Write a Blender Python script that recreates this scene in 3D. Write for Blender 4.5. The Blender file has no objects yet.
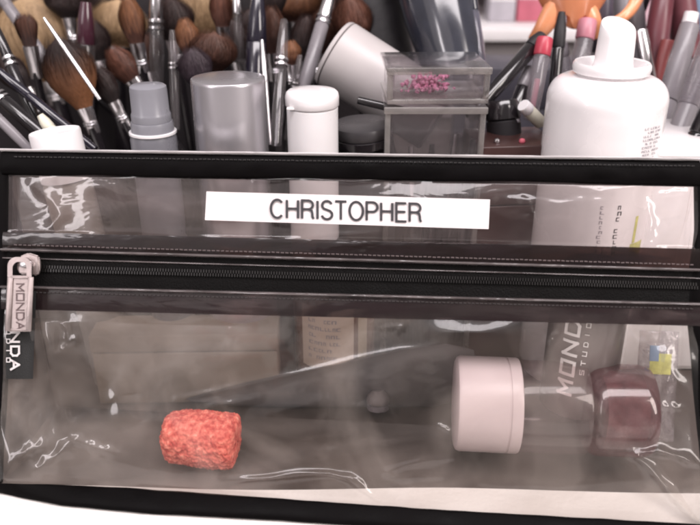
import bpy, bmesh, math, random
import numpy as np
from mathutils import Vector, Matrix, noise
random.seed(4)
R = math.radians
scn = bpy.context.scene
COL = scn.collection

# ------------------------------------------------------------------ camera
CAM = Vector((0.0, -0.23978, 0.19427)); PITCH = R(25); F = 750.0
cd = bpy.data.cameras.new('camera'); co = bpy.data.objects.new('camera', cd); COL.objects.link(co)
co.location = CAM; co.rotation_euler = (R(90) - PITCH, 0, 0)
cd.sensor_width = 36; cd.lens = 36 * F / 700; cd.clip_start = 0.01; cd.clip_end = 50
cd.dof.use_dof = True; cd.dof.focus_distance = 0.285; cd.dof.aperture_fstop = cd.lens / 3.4
scn.camera = co
# ------------------------------------------------------------------ light
w = bpy.data.worlds.new('World'); scn.world = w; w.use_nodes = True
w.node_tree.nodes['Background'].inputs[0].default_value = (1.0, 0.90, 0.87, 1)
w.node_tree.nodes['Background'].inputs[1].default_value = 0.36
def area(name, loc, target, sx, sy, power, colour):
    d = bpy.data.lights.new(name, 'AREA'); d.shape = 'RECTANGLE'; d.size = sx; d.size_y = sy
    d.energy = power; d.color = colour
    o = bpy.data.objects.new(name, d); COL.objects.link(o); o.location = loc
    o.rotation_euler = (Vector(target) - Vector(loc)).to_track_quat('-Z', 'Y').to_euler()
    return o
area('ceiling_tube_light', (0.12, -0.34, 1.15), (0.05, 0.0, 0), 1.3, 0.34, 17.5, (1.0, 0.93, 0.95))
area('added_side_light', (0.72, -0.50, 0.60), (0.05, 0.05, 0.05), 0.26, 0.6, 7.5, (1.0, 0.91, 0.87))  # added unseen lamp at the right, for glints on upright creases
area('added_front_fill', (-0.7, -0.75, 0.95), (0, 0.0, 0.05), 1.3, 1.0, 3.2, (1.0, 0.90, 0.89))  # added soft fill from the front left, lifts the bag front
area('added_glint_light_left', (-0.52, -0.42, 0.42), (0.0, 0.0, 0.05), 0.06, 0.5, 1.5, (1.0, 0.93, 0.95))  # added narrow unseen lamp, makes crescent highlights on the jar
scn.view_settings.view_transform = 'Standard'; scn.view_settings.look = 'None'
scn.view_settings.exposure = -0.06; scn.view_settings.gamma = 1.0
scn.cycles.transparent_max_bounces = 24; scn.cycles.max_bounces = 10
scn.cycles.filter_width = 2.1
scn.cycles.caustics_reflective = False; scn.cycles.caustics_refractive = False

# ------------------------------------------------------------------ helpers
cP, sP = math.cos(PITCH), math.sin(PITCH)
def ray(px, py):
    u = (px - 350) / F; v = (262.5 - py) / F
    return Vector((u, cP + v * sP, -sP + v * cP))
def W(px, py, Y):                        # world point seen at a pixel, on the plane y = Y
    d = ray(px, py); return CAM + d * ((Y - CAM.y) / d.y)
def mpp(p):                              # metres per pixel at a world point
    d = p - CAM; return (d.y * cP - d.z * sP) / F
def floorpt(px, py, z=0.0):
    d = ray(px, py); return CAM + d * ((z - CAM.z) / d.z)
BAG_M = Matrix.Translation((-0.00524, -0.037, 0.0045)) @ Matrix.Rotation(R(-4.68), 4, 'Z') @ Matrix.Rotation(R(-27.97), 4, 'X') @ Matrix.Rotation(R(-0.644), 4, 'Y')
BAG_I = BAG_M.inverted()
def L(px, py, dy=0.0):                   # pixel -> bag local point on plane y = dy
    o = BAG_I @ CAM; d = BAG_I.to_3x3() @ ray(px, py)
    return o + d * ((dy - o.y) / d.y)
def WL(x, y, z): return BAG_I @ Vector((x, y, z))

def props(o, label=None, cat=None, group=None, kind=None):
    if label: o['label'] = label
    if cat: o['category'] = cat
    if group: o['group'] = group
    if kind: o['kind'] = kind
    return o
def empty(name, loc=(0, 0, 0), label=None, cat=None, group=None, rot=None, mat4=None):
    o = bpy.data.objects.new(name, None); COL.objects.link(o); o.empty_display_size = 0.01
    if mat4 is not None: o.matrix_world = mat4
    else:
        o.location = loc
        if rot is not None: o.rotation_euler = rot
    return props(o, label, cat, group)
def mesh_obj(name, verts, faces, mat, parent=None, smooth=True, sharp=None):
    me = bpy.data.meshes.new(name); me.from_pydata([tuple(v) for v in verts], [], faces)
    me.validate(); me.update()
    if smooth: me.polygons.foreach_set('use_smooth', [True] * len(me.polygons))
    if sharp: 
        try: me.set_sharp_from_angle(angle=R(sharp))
        except Exception: pass
    for m in (mat if isinstance(mat, (list, tuple)) else [mat]): me.materials.append(m)
    o = bpy.data.objects.new(name, me); COL.objects.link(o)
    if parent: o.parent = parent
    return o
def bm_obj(name, bm, mat, parent=None, smooth=False, sharp=35):
    bmesh.ops.recalc_face_normals(bm, faces=bm.faces)
    me = bpy.data.meshes.new(name); bm.to_mesh(me); bm.free()
    if smooth:
        me.polygons.foreach_set('use_smooth', [True] * len(me.polygons))
        me.set_sharp_from_angle(angle=R(sharp))
    me.materials.append(mat)
    o = bpy.data.objects.new(name, me); COL.objects.link(o)
    if parent: o.parent = parent
    return o
def lathe(name, prof, mat, parent=None, n=48, sx=1.0, sy=1.0, sharp=40, off=(0, 0, 0), wob=0.0):
    vs, fs = [], []
    m = len(prof)
    for i, (r, z) in enumerate(prof):
        for k in range(n):
            a = 2 * math.pi * k / n
            q = r * (1 + wob * noise.noise(Vector((math.cos(a) * 1.5, math.sin(a) * 1.5, z * 120 + i))))
            vs.append((off[0] + q * math.cos(a) * sx, off[1] + q * math.sin(a) * sy, off[2] + z))
    for i in range(m - 1):
        for k in range(n):
            a, b = i * n + k, i * n + (k + 1) % n
            fs.append((a, b, b + n, a + n))
    if prof[0][0] > 1e-6: fs.append(tuple(range(n))[::-1])
    if prof[-1][0] > 1e-6: fs.append(tuple((m - 1) * n + k for k in range(n)))
    return mesh_obj(name, vs, fs, mat, parent, True, sharp)
def box(bm, c, s, rot=None, bev=0.0):
    r = bmesh.ops.create_cube(bm, size=1.0)
    M = Matrix.Translation(c) @ (rot.to_4x4() if rot is not None else Matrix.Identity(4)) @ Matrix.Diagonal((s[0], s[1], s[2], 1))
    bmesh.ops.transform(bm, matrix=M, verts=r['verts'])
    if bev > 0:
        es = list({e for v in r['verts'] for e in v.link_edges})
        bmesh.ops.bevel(bm, geom=es, offset=bev, segments=2, affect='EDGES', profile=0.5)
def box_obj(name, c, s, mat, parent=None, rot=None, bev=0.0005):
    bm = bmesh.new(); box(bm, Vector(c), s, rot, bev); return bm_obj(name, bm, mat, parent, True, 50)
def align(A, B):                         # matrix with Z from A to B
    d = (B - A).normalized()
    return Matrix.Translation(A) @ d.to_track_quat('Z', 'Y').to_matrix().to_4x4()

# ------------------------------------------------------------------ materials
MC = {}
def pm(name, col, rough=0.5, metal=0.0, var=0.12, scale=60.0, bump=0.0, bscale=400.0, trans=0.0, sss=0.0, stretch=None, coat=0.0, spec=0.5, ior=1.5, aniso=0):
    if name in MC: return MC[name]
    m = bpy.data.materials.new(name); m.use_nodes = True; nt = m.node_tree; nd = nt.nodes; ln = nt.links
    b = nd['Principled BSDF']
    b.inputs['Roughness'].default_value = rough; b.inputs['Metallic'].default_value = metal
    b.inputs['IOR'].default_value = ior; b.inputs['Specular IOR Level'].default_value = spec
    b.inputs['Transmission Weight'].default_value = trans; b.inputs['Coat Weight'].default_value = coat
    b.inputs['Coat Roughness'].default_value = 0.1
    if sss: b.inputs['Subsurface Weight'].default_value = sss; b.inputs['Subsurface Scale'].default_value = 0.003; b.inputs['Subsurface Radius'].default_value = (1, .6, .5)
    tc = nd.new('ShaderNodeTexCoord'); mp = nd.new('ShaderNodeMapping'); ln.new(tc.outputs['Object'], mp.inputs[0])
    if stretch: mp.inputs['Scale'].default_value = stretch
    nz = nd.new('ShaderNodeTexNoise'); nz.inputs['Scale'].default_value = scale; nz.inputs['Detail'].default_value = 5
    ln.new(mp.outputs[0], nz.inputs[0])
    mx = nd.new('ShaderNodeMix'); mx.data_type = 'RGBA'
    c = Vector(col)
    mx.inputs[6].default_value = (*(c * (1 - var)), 1)
    mx.inputs[7].default_value = (*[min(1, x * (1 + var)) for x in c], 1)
    rp = nd.new('ShaderNodeMapRange'); rp.inputs[1].default_value = 0.3; rp.inputs[2].default_value = 0.7
    ln.new(nz.outputs[0], rp.inputs[0]); ln.new(rp.outputs[0], mx.inputs[0]); ln.new(mx.outputs[2], b.inputs['Base Color'])
    rr = nd.new('ShaderNodeMapRange'); rr.inputs[1].default_value = .3; rr.inputs[2].default_value = .7
    rr.inputs[3].default_value = max(0, rough * .8); rr.inputs[4].default_value = min(1, rough * 1.25)
    ln.new(nz.outputs[0], rr.inputs[0]); ln.new(rr.outputs[0], b.inputs['Roughness'])
    if bump:
        n2 = nd.new('ShaderNodeTexNoise'); n2.inputs['Scale'].default_value = bscale; n2.inputs['Detail'].default_value = 6
        bp = nd.new('ShaderNodeBump'); bp.inputs['Strength'].default_value = bump; bp.inputs['Distance'].default_value = 0.0006
        ln.new(mp.outputs[0], n2.inputs[0]); ln.new(n2.outputs[0], bp.inputs['Height']); ln.new(bp.outputs[0], b.inputs['Normal'])
    MC[name] = m; return m
def clear(name, tint=(.95, .93, .93), veil=0.15, vvar=0.1, vcol=(.5, .46, .46), rough=0.06, bump=0.0, bscale=60, vscale=18, ior=1.45, stain=0.0, stain_col=(.05, .02, .02), stretch=(1, 1, 1)):
    """thin clear plastic: see-through with a cloudy film and a glossy surface"""
    if name in MC: return MC[name]
    m = bpy.data.materials.new(name); m.use_nodes = True; nt = m.node_tree; nd = nt.nodes; ln = nt.links
    nd.remove(nd['Principled BSDF']); out = nd['Material Output']
    tc = nd.new('ShaderNodeTexCoord'); mp = nd.new('ShaderNodeMapping'); ln.new(tc.outputs['Object'], mp.inputs[0]); mp.inputs['Scale'].default_value = stretch
    tr = nd.new('ShaderNodeBsdfTransparent'); tr.inputs[0].default_value = (*tint, 1)
    gl = nd.new('ShaderNodeBsdfGlossy'); gl.inputs['Roughness'].default_value = rough; gl.inputs[0].default_value = (1, 1, 1, 1)
    df = nd.new('ShaderNodeBsdfDiffuse'); df.inputs[0].default_value = (*vcol, 1)
    tl = nd.new('ShaderNodeBsdfTranslucent'); tl.inputs[0].default_value = (*vcol, 1)
    a = nd.new('ShaderNodeMixShader'); a.inputs[0].default_value = .5; ln.new(df.outputs[0], a.inputs[1]); ln.new(tl.outputs[0], a.inputs[2])
    nz = nd.new('ShaderNodeTexNoise'); nz.inputs['Scale'].default_value = vscale; nz.inputs['Detail'].default_value = 6; nz.inputs['Distortion'].default_value = 1.2
    ln.new(mp.outputs[0], nz.inputs[0])
    mr = nd.new('ShaderNodeMapRange'); mr.inputs[1].default_value = .42; mr.inputs[2].default_value = .61
    mr.inputs[3].default_value = max(0, veil - vvar); mr.inputs[4].default_value = veil + vvar; ln.new(nz.outputs[0], mr.inputs[0])
    s1 = nd.new('ShaderNodeMixShader'); ln.new(mr.outputs[0], s1.inputs[0]); ln.new(tr.outputs[0], s1.inputs[1]); ln.new(a.outputs[0], s1.inputs[2])
    last = s1
    if stain:
        n3 = nd.new('ShaderNodeTexNoise'); n3.inputs['Scale'].default_value = 55; n3.inputs['Detail'].default_value = 5; n3.inputs['Distortion'].default_value = .8
        mp3 = nd.new('ShaderNodeMapping'); mp3.inputs['Scale'].default_value = (.55, 1, 2.2); ln.new(tc.outputs['Object'], mp3.inputs[0]); ln.new(mp3.outputs[0], n3.inputs[0])
        r3 = nd.new('ShaderNodeMapRange'); r3.inputs[1].default_value = .46; r3.inputs[2].default_value = .58; r3.inputs[4].default_value = stain; ln.new(n3.outputs[0], r3.inputs[0])
        d3 = nd.new('ShaderNodeBsdfDiffuse'); d3.inputs[0].default_value = (*stain_col, 1)
        s3 = nd.new('ShaderNodeMixShader'); ln.new(r3.outputs[0], s3.inputs[0]); ln.new(last.outputs[0], s3.inputs[1]); ln.new(d3.outputs[0], s3.inputs[2]); last = s3
    g2 = nd.new('ShaderNodeBsdfGlossy'); g2.inputs['Roughness'].default_value = min(.5, rough * 4.0); g2.inputs[0].default_value = (1, 1, 1, 1)
    gm = nd.new('ShaderNodeMixShader'); gm.inputs[0].default_value = .45; ln.new(gl.outputs[0], gm.inputs[1]); ln.new(g2.outputs[0], gm.inputs[2])
    fr = nd.new('ShaderNodeFresnel'); ge = nd.new('ShaderNodeNewGeometry'); ma = nd.new('ShaderNodeMath'); ma.operation = 'MULTIPLY_ADD'; ma.inputs[1].default_value = 1 / ior - ior; ma.inputs[2].default_value = ior
    ln.new(ge.outputs['Backfacing'], ma.inputs[0]); ln.new(ma.outputs[0], fr.inputs[0])     # a thin sheet reflects alike from both sides
    s2 = nd.new('ShaderNodeMixShader'); ln.new(fr.outputs[0], s2.inputs[0]); ln.new(last.outputs[0], s2.inputs[1]); ln.new(gm.outputs[0], s2.inputs[2])
    if bump:
        n2 = nd.new('ShaderNodeTexNoise'); n2.inputs['Scale'].default_value = bscale; n2.inputs['Detail'].default_value = 3; n2.inputs['Distortion'].default_value = .6
        bp = nd.new('ShaderNodeBump'); bp.inputs['Strength'].default_value = bump; bp.inputs['Distance'].default_value = 0.002
        ln.new(mp.outputs[0], n2.inputs[0]); ln.new(n2.outputs[0], bp.inputs['Height'])
        ln.new(bp.outputs[0], gl.inputs['Normal']); ln.new(bp.outputs[0], g2.inputs['Normal']); ln.new(bp.outputs[0], fr.inputs['Normal'])
    ln.new(s2.outputs[0], out.inputs[0])
    MC[name] = m; return m
def bristle_mat(name, lo, hi, split=0.5):
    """hair: root colour to tip colour along the head, streaked lengthwise"""
    if name in MC: return MC[name]
    m = bpy.data.materials.new(name); m.use_nodes = True; nt = m.node_tree; nd = nt.nodes; ln = nt.links
    b = nd['Principled BSDF']; b.inputs['Roughness'].default_value = .55
    tc = nd.new('ShaderNodeTexCoord'); sp = nd.new('ShaderNodeSeparateXYZ'); ln.new(tc.outputs['Generated'], sp.inputs[0])
    mp = nd.new('ShaderNodeMapping'); mp.inputs['Scale'].default_value = (1, 1, .06); ln.new(tc.outputs['Object'], mp.inputs[0])
    nz = nd.new('ShaderNodeTexNoise'); nz.inputs['Scale'].default_value = 1400; nz.inputs['Detail'].default_value = 3; ln.new(mp.outputs[0], nz.inputs[0])
    ad = nd.new('ShaderNodeMath'); ad.operation = 'MULTIPLY_ADD'; ad.inputs[1].default_value = .5; ln.new(nz.outputs[0], ad.inputs[0]); ln.new(sp.outputs[2], ad.inputs[2])
    mr = nd.new('ShaderNodeMapRange'); mr.inputs[1].default_value = split; mr.inputs[2].default_value = split + .55; ln.new(ad.outputs[0], mr.inputs[0])
    mx = nd.new('ShaderNodeMix'); mx.data_type = 'RGBA'; mx.inputs[6].default_value = (*lo, 1); mx.inputs[7].default_value = (*hi, 1)
    ln.new(mr.outputs[0], mx.inputs[0])
    m2 = nd.new('ShaderNodeMix'); m2.data_type = 'RGBA'; m2.blend_type = 'MULTIPLY'; m2.inputs[0].default_value = 1
    r2 = nd.new('ShaderNodeMapRange'); r2.inputs[1].default_value = .3; r2.inputs[2].default_value = .7; r2.inputs[3].default_value = .72; r2.inputs[4].default_value = 1.18
    ln.new(nz.outputs[0], r2.inputs[0]); ln.new(mx.outputs[2], m2.inputs[6]); ln.new(r2.outputs[0], m2.inputs[7])
    ln.new(m2.outputs[2], b.inputs['Base Color'])
    bp = nd.new('ShaderNodeBump'); bp.inputs['Strength'].default_value = .6; bp.inputs['Distance'].default_value = .0004
    ln.new(nz.outputs[0], bp.inputs['Height']); ln.new(bp.outputs[0], b.inputs['Normal'])
    MC[name] = m; return m

M_black_vinyl = pm('black_vinyl', (.0025, .002, .0022), .5, bump=.12, bscale=700, var=.3, spec=.05)
M_tape = pm('black_zip_tape', (.003, .0026, .0026), .7, spec=.12, bump=.8, bscale=1800, var=.3)
M_tooth = pm('zip_coil_plastic', (.008, .007, .007), .35)
M_thread = pm('dark_thread', (.10, .085, .085), .6)
M_pull = pm('brushed_rose_metal', (.34, .29, .28), .38, metal=.85, var=.08, scale=200, bump=.1, bscale=900)
M_engrave = pm('engraved_dark', (.10, .07, .07), .6)
M_silver = pm('ferrule_silver', (.72, .70, .72), .22, metal=1, var=.1, scale=90)
M_black = pm('black_lacquer', (.012, .010, .012), .16, var=.3, coat=.5)
M_blackmat = pm('black_matte', (.012, .010, .012), .55, var=.3, bump=.2)
M_clearhandle = clear('clear_acrylic', (.86, .84, .86), .10, .06, rough=.05, ior=1.5)
M_white = pm('white_plastic', (.80, .78, .79), .32, var=.025, sss=.1)
M_whitegloss = pm('white_gloss', (.82, .79, .80), .22, var=.02, coat=.3)
M_tag = pm('woven_tag', (.006, .006, .006), .7, bump=.5, bscale=2500)
M_tagtext = pm('tag_thread', (.55, .52, .52), .6)
M_ink = pm('black_ink', (.022, .020, .024), .5, var=.05)
M_paper = pm('label_paper', (.72, .675, .68), .45, var=.03, scale=40)

# ------------------------------------------------------------------ setting
def counter():
    nx, ny = 60, 60
    vs = [(-1.6 + 3.2 * i / nx, -.75 + 2.4 * j / ny, 0) for j in range(ny + 1) for i in range(nx + 1)]
    fs = [(j * (nx + 1) + i, j * (nx + 1) + i + 1, (j + 1) * (nx + 1) + i + 1, (j + 1) * (nx + 1) + i) for j in range(ny) for i in range(nx)]
    o = mesh_obj('counter_top', vs, fs, pm('counter_laminate', (.058, .046, .040), .42, var=.25, scale=25, bump=.15, bscale=900), None, False)
    props(o, 'dark grey brown counter under the cosmetics', kind='structure')
counter()
def sheet(name, edge, front_y, z0, mat, label, cat, amp=.0006, x0=-.42, x1=.42, seed=0, thick=.0016):
    nx, ny = 150, 60; vs, fs = [], []
    for side in (0, 1):
        for j in range(ny + 1):
            for i in range(nx + 1):
                x = x0 + (x1 - x0) * i / nx; ye = edge(x); y = front_y + (ye - front_y) * j / ny
                h = amp * (noise.noise(Vector((x * 22 + seed, y * 22, seed))) + .5 * noise.noise(Vector((x * 60, y * 60 + seed, 2)))) + amp
                if side == 0: z = z0
                else: z = z0 + thick + h
                vs.append((x, y, z))
    n = (nx + 1) * (ny + 1)
    for j in range(ny):
        for i in range(nx):
            a = j * (nx + 1) + i
            fs.append((a + n, a + n + 1, a + n + nx + 2, a + n + nx + 1)); fs.append((a + nx + 1, a + nx + 2, a + 1, a))
    for i in range(nx):
        a = i; fs.append((a, a + 1, a + 1 + n, a + n)); a = ny * (nx + 1) + i; fs.append((a + 1, a, a + n, a + n + 1))
    o = mesh_obj(name, vs, fs, mat, None, True, 50)
    return props(o, label, cat)
M_towel = pm('white_paper_towel', (.70, .68, .66), .8, var=.03, scale=50, bump=.5, bscale=600)
sheet('paper_towel', lambda x: -.0235 - .012 * (x + .12) + .001 * math.sin(x * 40), -.42, .0004, M_towel, 'white paper towel lying flat under the front of the clear bag', 'paper towel', .00025)

# far shelf unit behind everything
def shelf_unit():
    Y = .52
    e = empty('white_shelf_unit', (0, Y, 0), 'white shelf rack with grey panels far behind the brushes', 'shelf')
    ztop = W(600, 27, Y).z; zbot = W(600, 40, Y).z
    wall = pm('panel_grey', (.33, .30, .31), .55, var=.08, scale=9)
    edge = pm('shelf_white', (.83, .80, .81), .35, var=.02)
    box_obj('back_panel', (0, .014, zbot / 2), (1.7, .012, zbot - .004), wall, e)
    box_obj('shelf_board', (0, .09, (ztop + zbot) / 2), (1.7, .2, ztop - zbot), edge, e, bev=.001)
    z2 = W(600, 2, Y + .02).z
    box_obj('shelf_board', (0, .12, z2 + .012), (1.7, .12, .006), edge, e, bev=.001)
    box_obj('upper_panel', (0, .195, ztop + .08), (1.7, .008, .16), pm('panel_pale', (.36, .32, .34), .5, var=.1, scale=12), e)
    return ztop
ZS = shelf_unit()
M_redbox = pm('red_box', (.50, .13, .18), .4); M_pinkbox = pm('pink_box', (.55, .38, .43), .4); M_greybox = pm('grey_box', (.42, .40, .44), .4)
for (px, wd, hh, m, lab) in [(499, .026, .020, M_greybox, 'small grey box on the far white shelf beside the red box'), (530, .034, .022, M_redbox, 'small red box on the far white shelf right of the dark tubes'),
                        (655, .05, .03, M_pinkbox, 'pink box on the far white shelf at the right'), (575, .04, .035, M_greybox, 'grey box on the far shelf behind the orange clip')]:
    p = W(px, 20, .57)
    o = empty('packaging_box', (p.x, .57, ZS + .0005), lab, 'box', 'boxes on the far shelf')
    box_obj('carton', (0, 0, hh / 2), (wd, .03, hh), m, o, bev=.0008)
    box_obj('lid_flap', (0, 0, hh + .0011), (wd * .98, .0295, .002), M_whitegloss, o, bev=.0004)

# ------------------------------------------------------------------ stick-like things
def stick(name, A, B, secs, label, cat, group=None, n=28):
    """secs: (part name, t0, t1, [(r px at t0),...] radii in px, material[, flat])"""
    e = empty(name, label=label, cat=cat, group=group, mat4=align(A, B)); Ln = (B - A).length
    s = mpp((A + B) / 2)
    for sec in secs:
        pn, t0, t1, rs, m = sec[:5]; sy = sec[5] if len(sec) > 5 else 1.0
        prof = [(rs[0] * s * .93, t0 * Ln)]
        for i, r in enumerate(rs):
            t = t0 + (t1 - t0) * (i / (len(rs) - 1) if len(rs) > 1 else 0)
            z = t * Ln
            if i == 0: z += min(.0005, (t1 - t0) * Ln * .1)
            if i == len(rs) - 1: z -= min(.0005, (t1 - t0) * Ln * .1)
            prof.append((r * s, z))
        prof.append((rs[-1] * s * .93, t1 * Ln))
        lathe(pn, prof, m, e, n=n, sy=sy)
    return e

# ---- brush
def brush(px, py, ang, hw, hl, fl, Y, col, label, group='makeup brushes standing in the black case', lean=.0, flat=.45, handle=None, hr=None, ferrule=None, shape='round', length=.15, n_hair=1000, tip=None, ridge=True):
    """px,py centre of the bristle head; ang screen direction from base to tip in degrees"""
    a = R(ang); c = W(px, py, Y); s = mpp(c)
    d = Vector((math.cos(a), lean, math.sin(a))).normalized()
    hl_m, hw_m, fl_m = hl * s, hw * s, fl * s
    root = c - d * hl_m / 2                      # bristle root / ferrule top
    tot = length
    if d.z > .15: tot = min(length, (root.z - .012) / d.z)
    A = root - d * tot
    X = Vector((d.z, 0, -d.x)).normalized(); Yv = d.cross(X).normalized()
    M = Matrix.Translation(A) @ Matrix((X, -Yv, d)).transposed().to_4x4()
    if M.to_3x3().determinant() < 0: M = Matrix.Translation(A) @ Matrix((X, Yv, d)).transposed().to_4x4()
    e = empty('makeup_brush', label=label, cat='brush', group=group, mat4=M)
    fr = (ferrule or hw * .3) * s; hr_m = (hr or hw * .16) * s
    hm = handle or M_black
    fz = tot - fl_m
    lathe('handle', [(hr_m * .35, 0), (hr_m * .6, tot * .03), (hr_m * .8, tot * .3), (hr_m * 1.05, tot * .65), (hr_m * 1.1, fz - .004), (hr_m, fz)], hm, e, n=20)
    zz = [(fr * .78, fz - .003), (fr * .8, fz)]
    if ridge: zz += [(fr * .8, fz + fl_m * .12), (fr * .9, fz + fl_m * .15), (fr * .8, fz + fl_m * .18), (fr * .8, fz + fl_m * .24), (fr * .9, fz + fl_m * .27), (fr * .8, fz + fl_m * .30)]
    zz += [(fr * .95, fz + fl_m * .7), (fr, tot)]
    lathe('ferrule', zz, M_silver, e, n=28, sy=max(flat, .6))
    # bristle head: core + hairs
    vs, fs = [], []
    def prof(t):
        if shape == 'round': return (fr / (hw_m / 2)) * (1 - t) ** 2 + math.sin(math.pi * min(1, t * .80 + .13)) ** .75 * (1 - (1 - t) ** 3) if t < 1 else .15
        if shape == 'flat': return .55 + .45 * math.sin(t * math.pi * .62)if t < .8 else (.55 + .45 * .98) * math.sqrt(max(.02, 1 - ((t - .8) / .2) ** 2))
        if shape == 'fan': return .22 + .85 * t
        return 1
    nr, nk = 14, 24
    for i in range(nr + 1):
        t = i / nr; r = hw_m / 2 * prof(t) * .93
        for k in range(nk):
            b = 2 * math.pi * k / nk; q = r * (1 + .05 * noise.noise(Vector((k * .9, t * 3, px * .37))))
            vs.append((q * math.cos(b), q * math.sin(b) * flat, tot - .001 + hl_m * .97 * t))
    for i in range(nr):
        for k in range(nk):
            p, q = i * nk + k, i * nk + (k + 1) % nk; fs.append((p, q, q + nk, p + nk))
    vs.append((0, 0, tot + hl_m * .985)); ti = len(vs) - 1
    for k in range(nk): fs.append((nr * nk + k, nr * nk + (k + 1) % nk, ti))
    rnd = random.Random(int(px * 7 + py * 13))
    for h in range(n_hair):
        b = rnd.random() * 6.283; rad = math.sqrt(rnd.uniform(.25, 1)); t1 = rnd.uniform(.6, 1.07); pts = []
        jt = rnd.gauss(0, .12)
        for t in (t1 * .35, t1 * .7, t1):
            r = hw_m / 2 * prof(min(t, .97)) * (rad ** .4 if t < t1 else rad ** .5) * (1.0 + .11 * t * rnd.random()) ; bb = b + jt * t
            pts.append(Vector((r * math.cos(bb), r * math.sin(bb) * flat, tot + hl_m * t)))
        wd = .00011
        tv = Vector((-math.sin(b), math.cos(b), 0)) * wd; i0 = len(vs)
        vs += [pts[0] - tv, pts[0] + tv, pts[1] - tv, pts[1] + tv, pts[2]]
        fs += [(i0, i0 + 1, i0 + 3, i0 + 2), (i0 + 2, i0 + 3, i0 + 4)]
    mesh_obj('bristles', vs, fs, col, e, True)
    return e

B_brown = bristle_mat('hair_brown', (.030, .011, .008), (.095, .038, .023), .5)
B_dark = bristle_mat('hair_dark', (.012, .006, .006), (.035, .016, .014), .5)
B_tan = bristle_mat('hair_tan', (.16, .09, .045), (.46, .31, .175), .35)
B_orange = bristle_mat('hair_orange', (.06, .022, .014), (.26, .11, .05), .45)
B_tiporange = bristle_mat('hair_dark_root', (.24, .10, .045), (.022, .009, .008), .45)
B_redbr = bristle_mat('hair_redbrown', (.06, .022, .015), (.15, .056, .034), .4)
B_purple = bristle_mat('hair_plum', (.02, .013, .02), (.05, .032, .042), .4)

# black case that holds the brushes: floor, front wall, tall back flap, two end walls
def brush_case():
    x0, x1, y0, y1 = -.26, .028, .105, .235
    e = empty('brush_case', ((x0 + x1) / 2, (y0 + y1) / 2, 0), 'black fabric brush case standing open behind the jars', 'case')
    fab = pm('black_fabric', (.018, .014, .016), .8, bump=.6, bscale=900, var=.4, scale=30)
    lx = (x1 - x0); ly = y1 - y0
    def wall(nm, c, s): box_obj(nm, c, s, fab, e, bev=.0012)
    wall('floor_panel', (0, 0, .003), (lx, ly, .004)); wall('front_wall', (0, -ly / 2 - .002, .028), (lx, .004, .05))
    wall('back_flap', (0, ly / 2 + .002, .095), (lx, .004, .19)); wall('end_wall', (-lx / 2 - .002, 0, .028), (.004, ly, .05)); wall('end_wall', (lx / 2 + .002, 0, .028), (.004, ly, .05))
brush_case()

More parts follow.
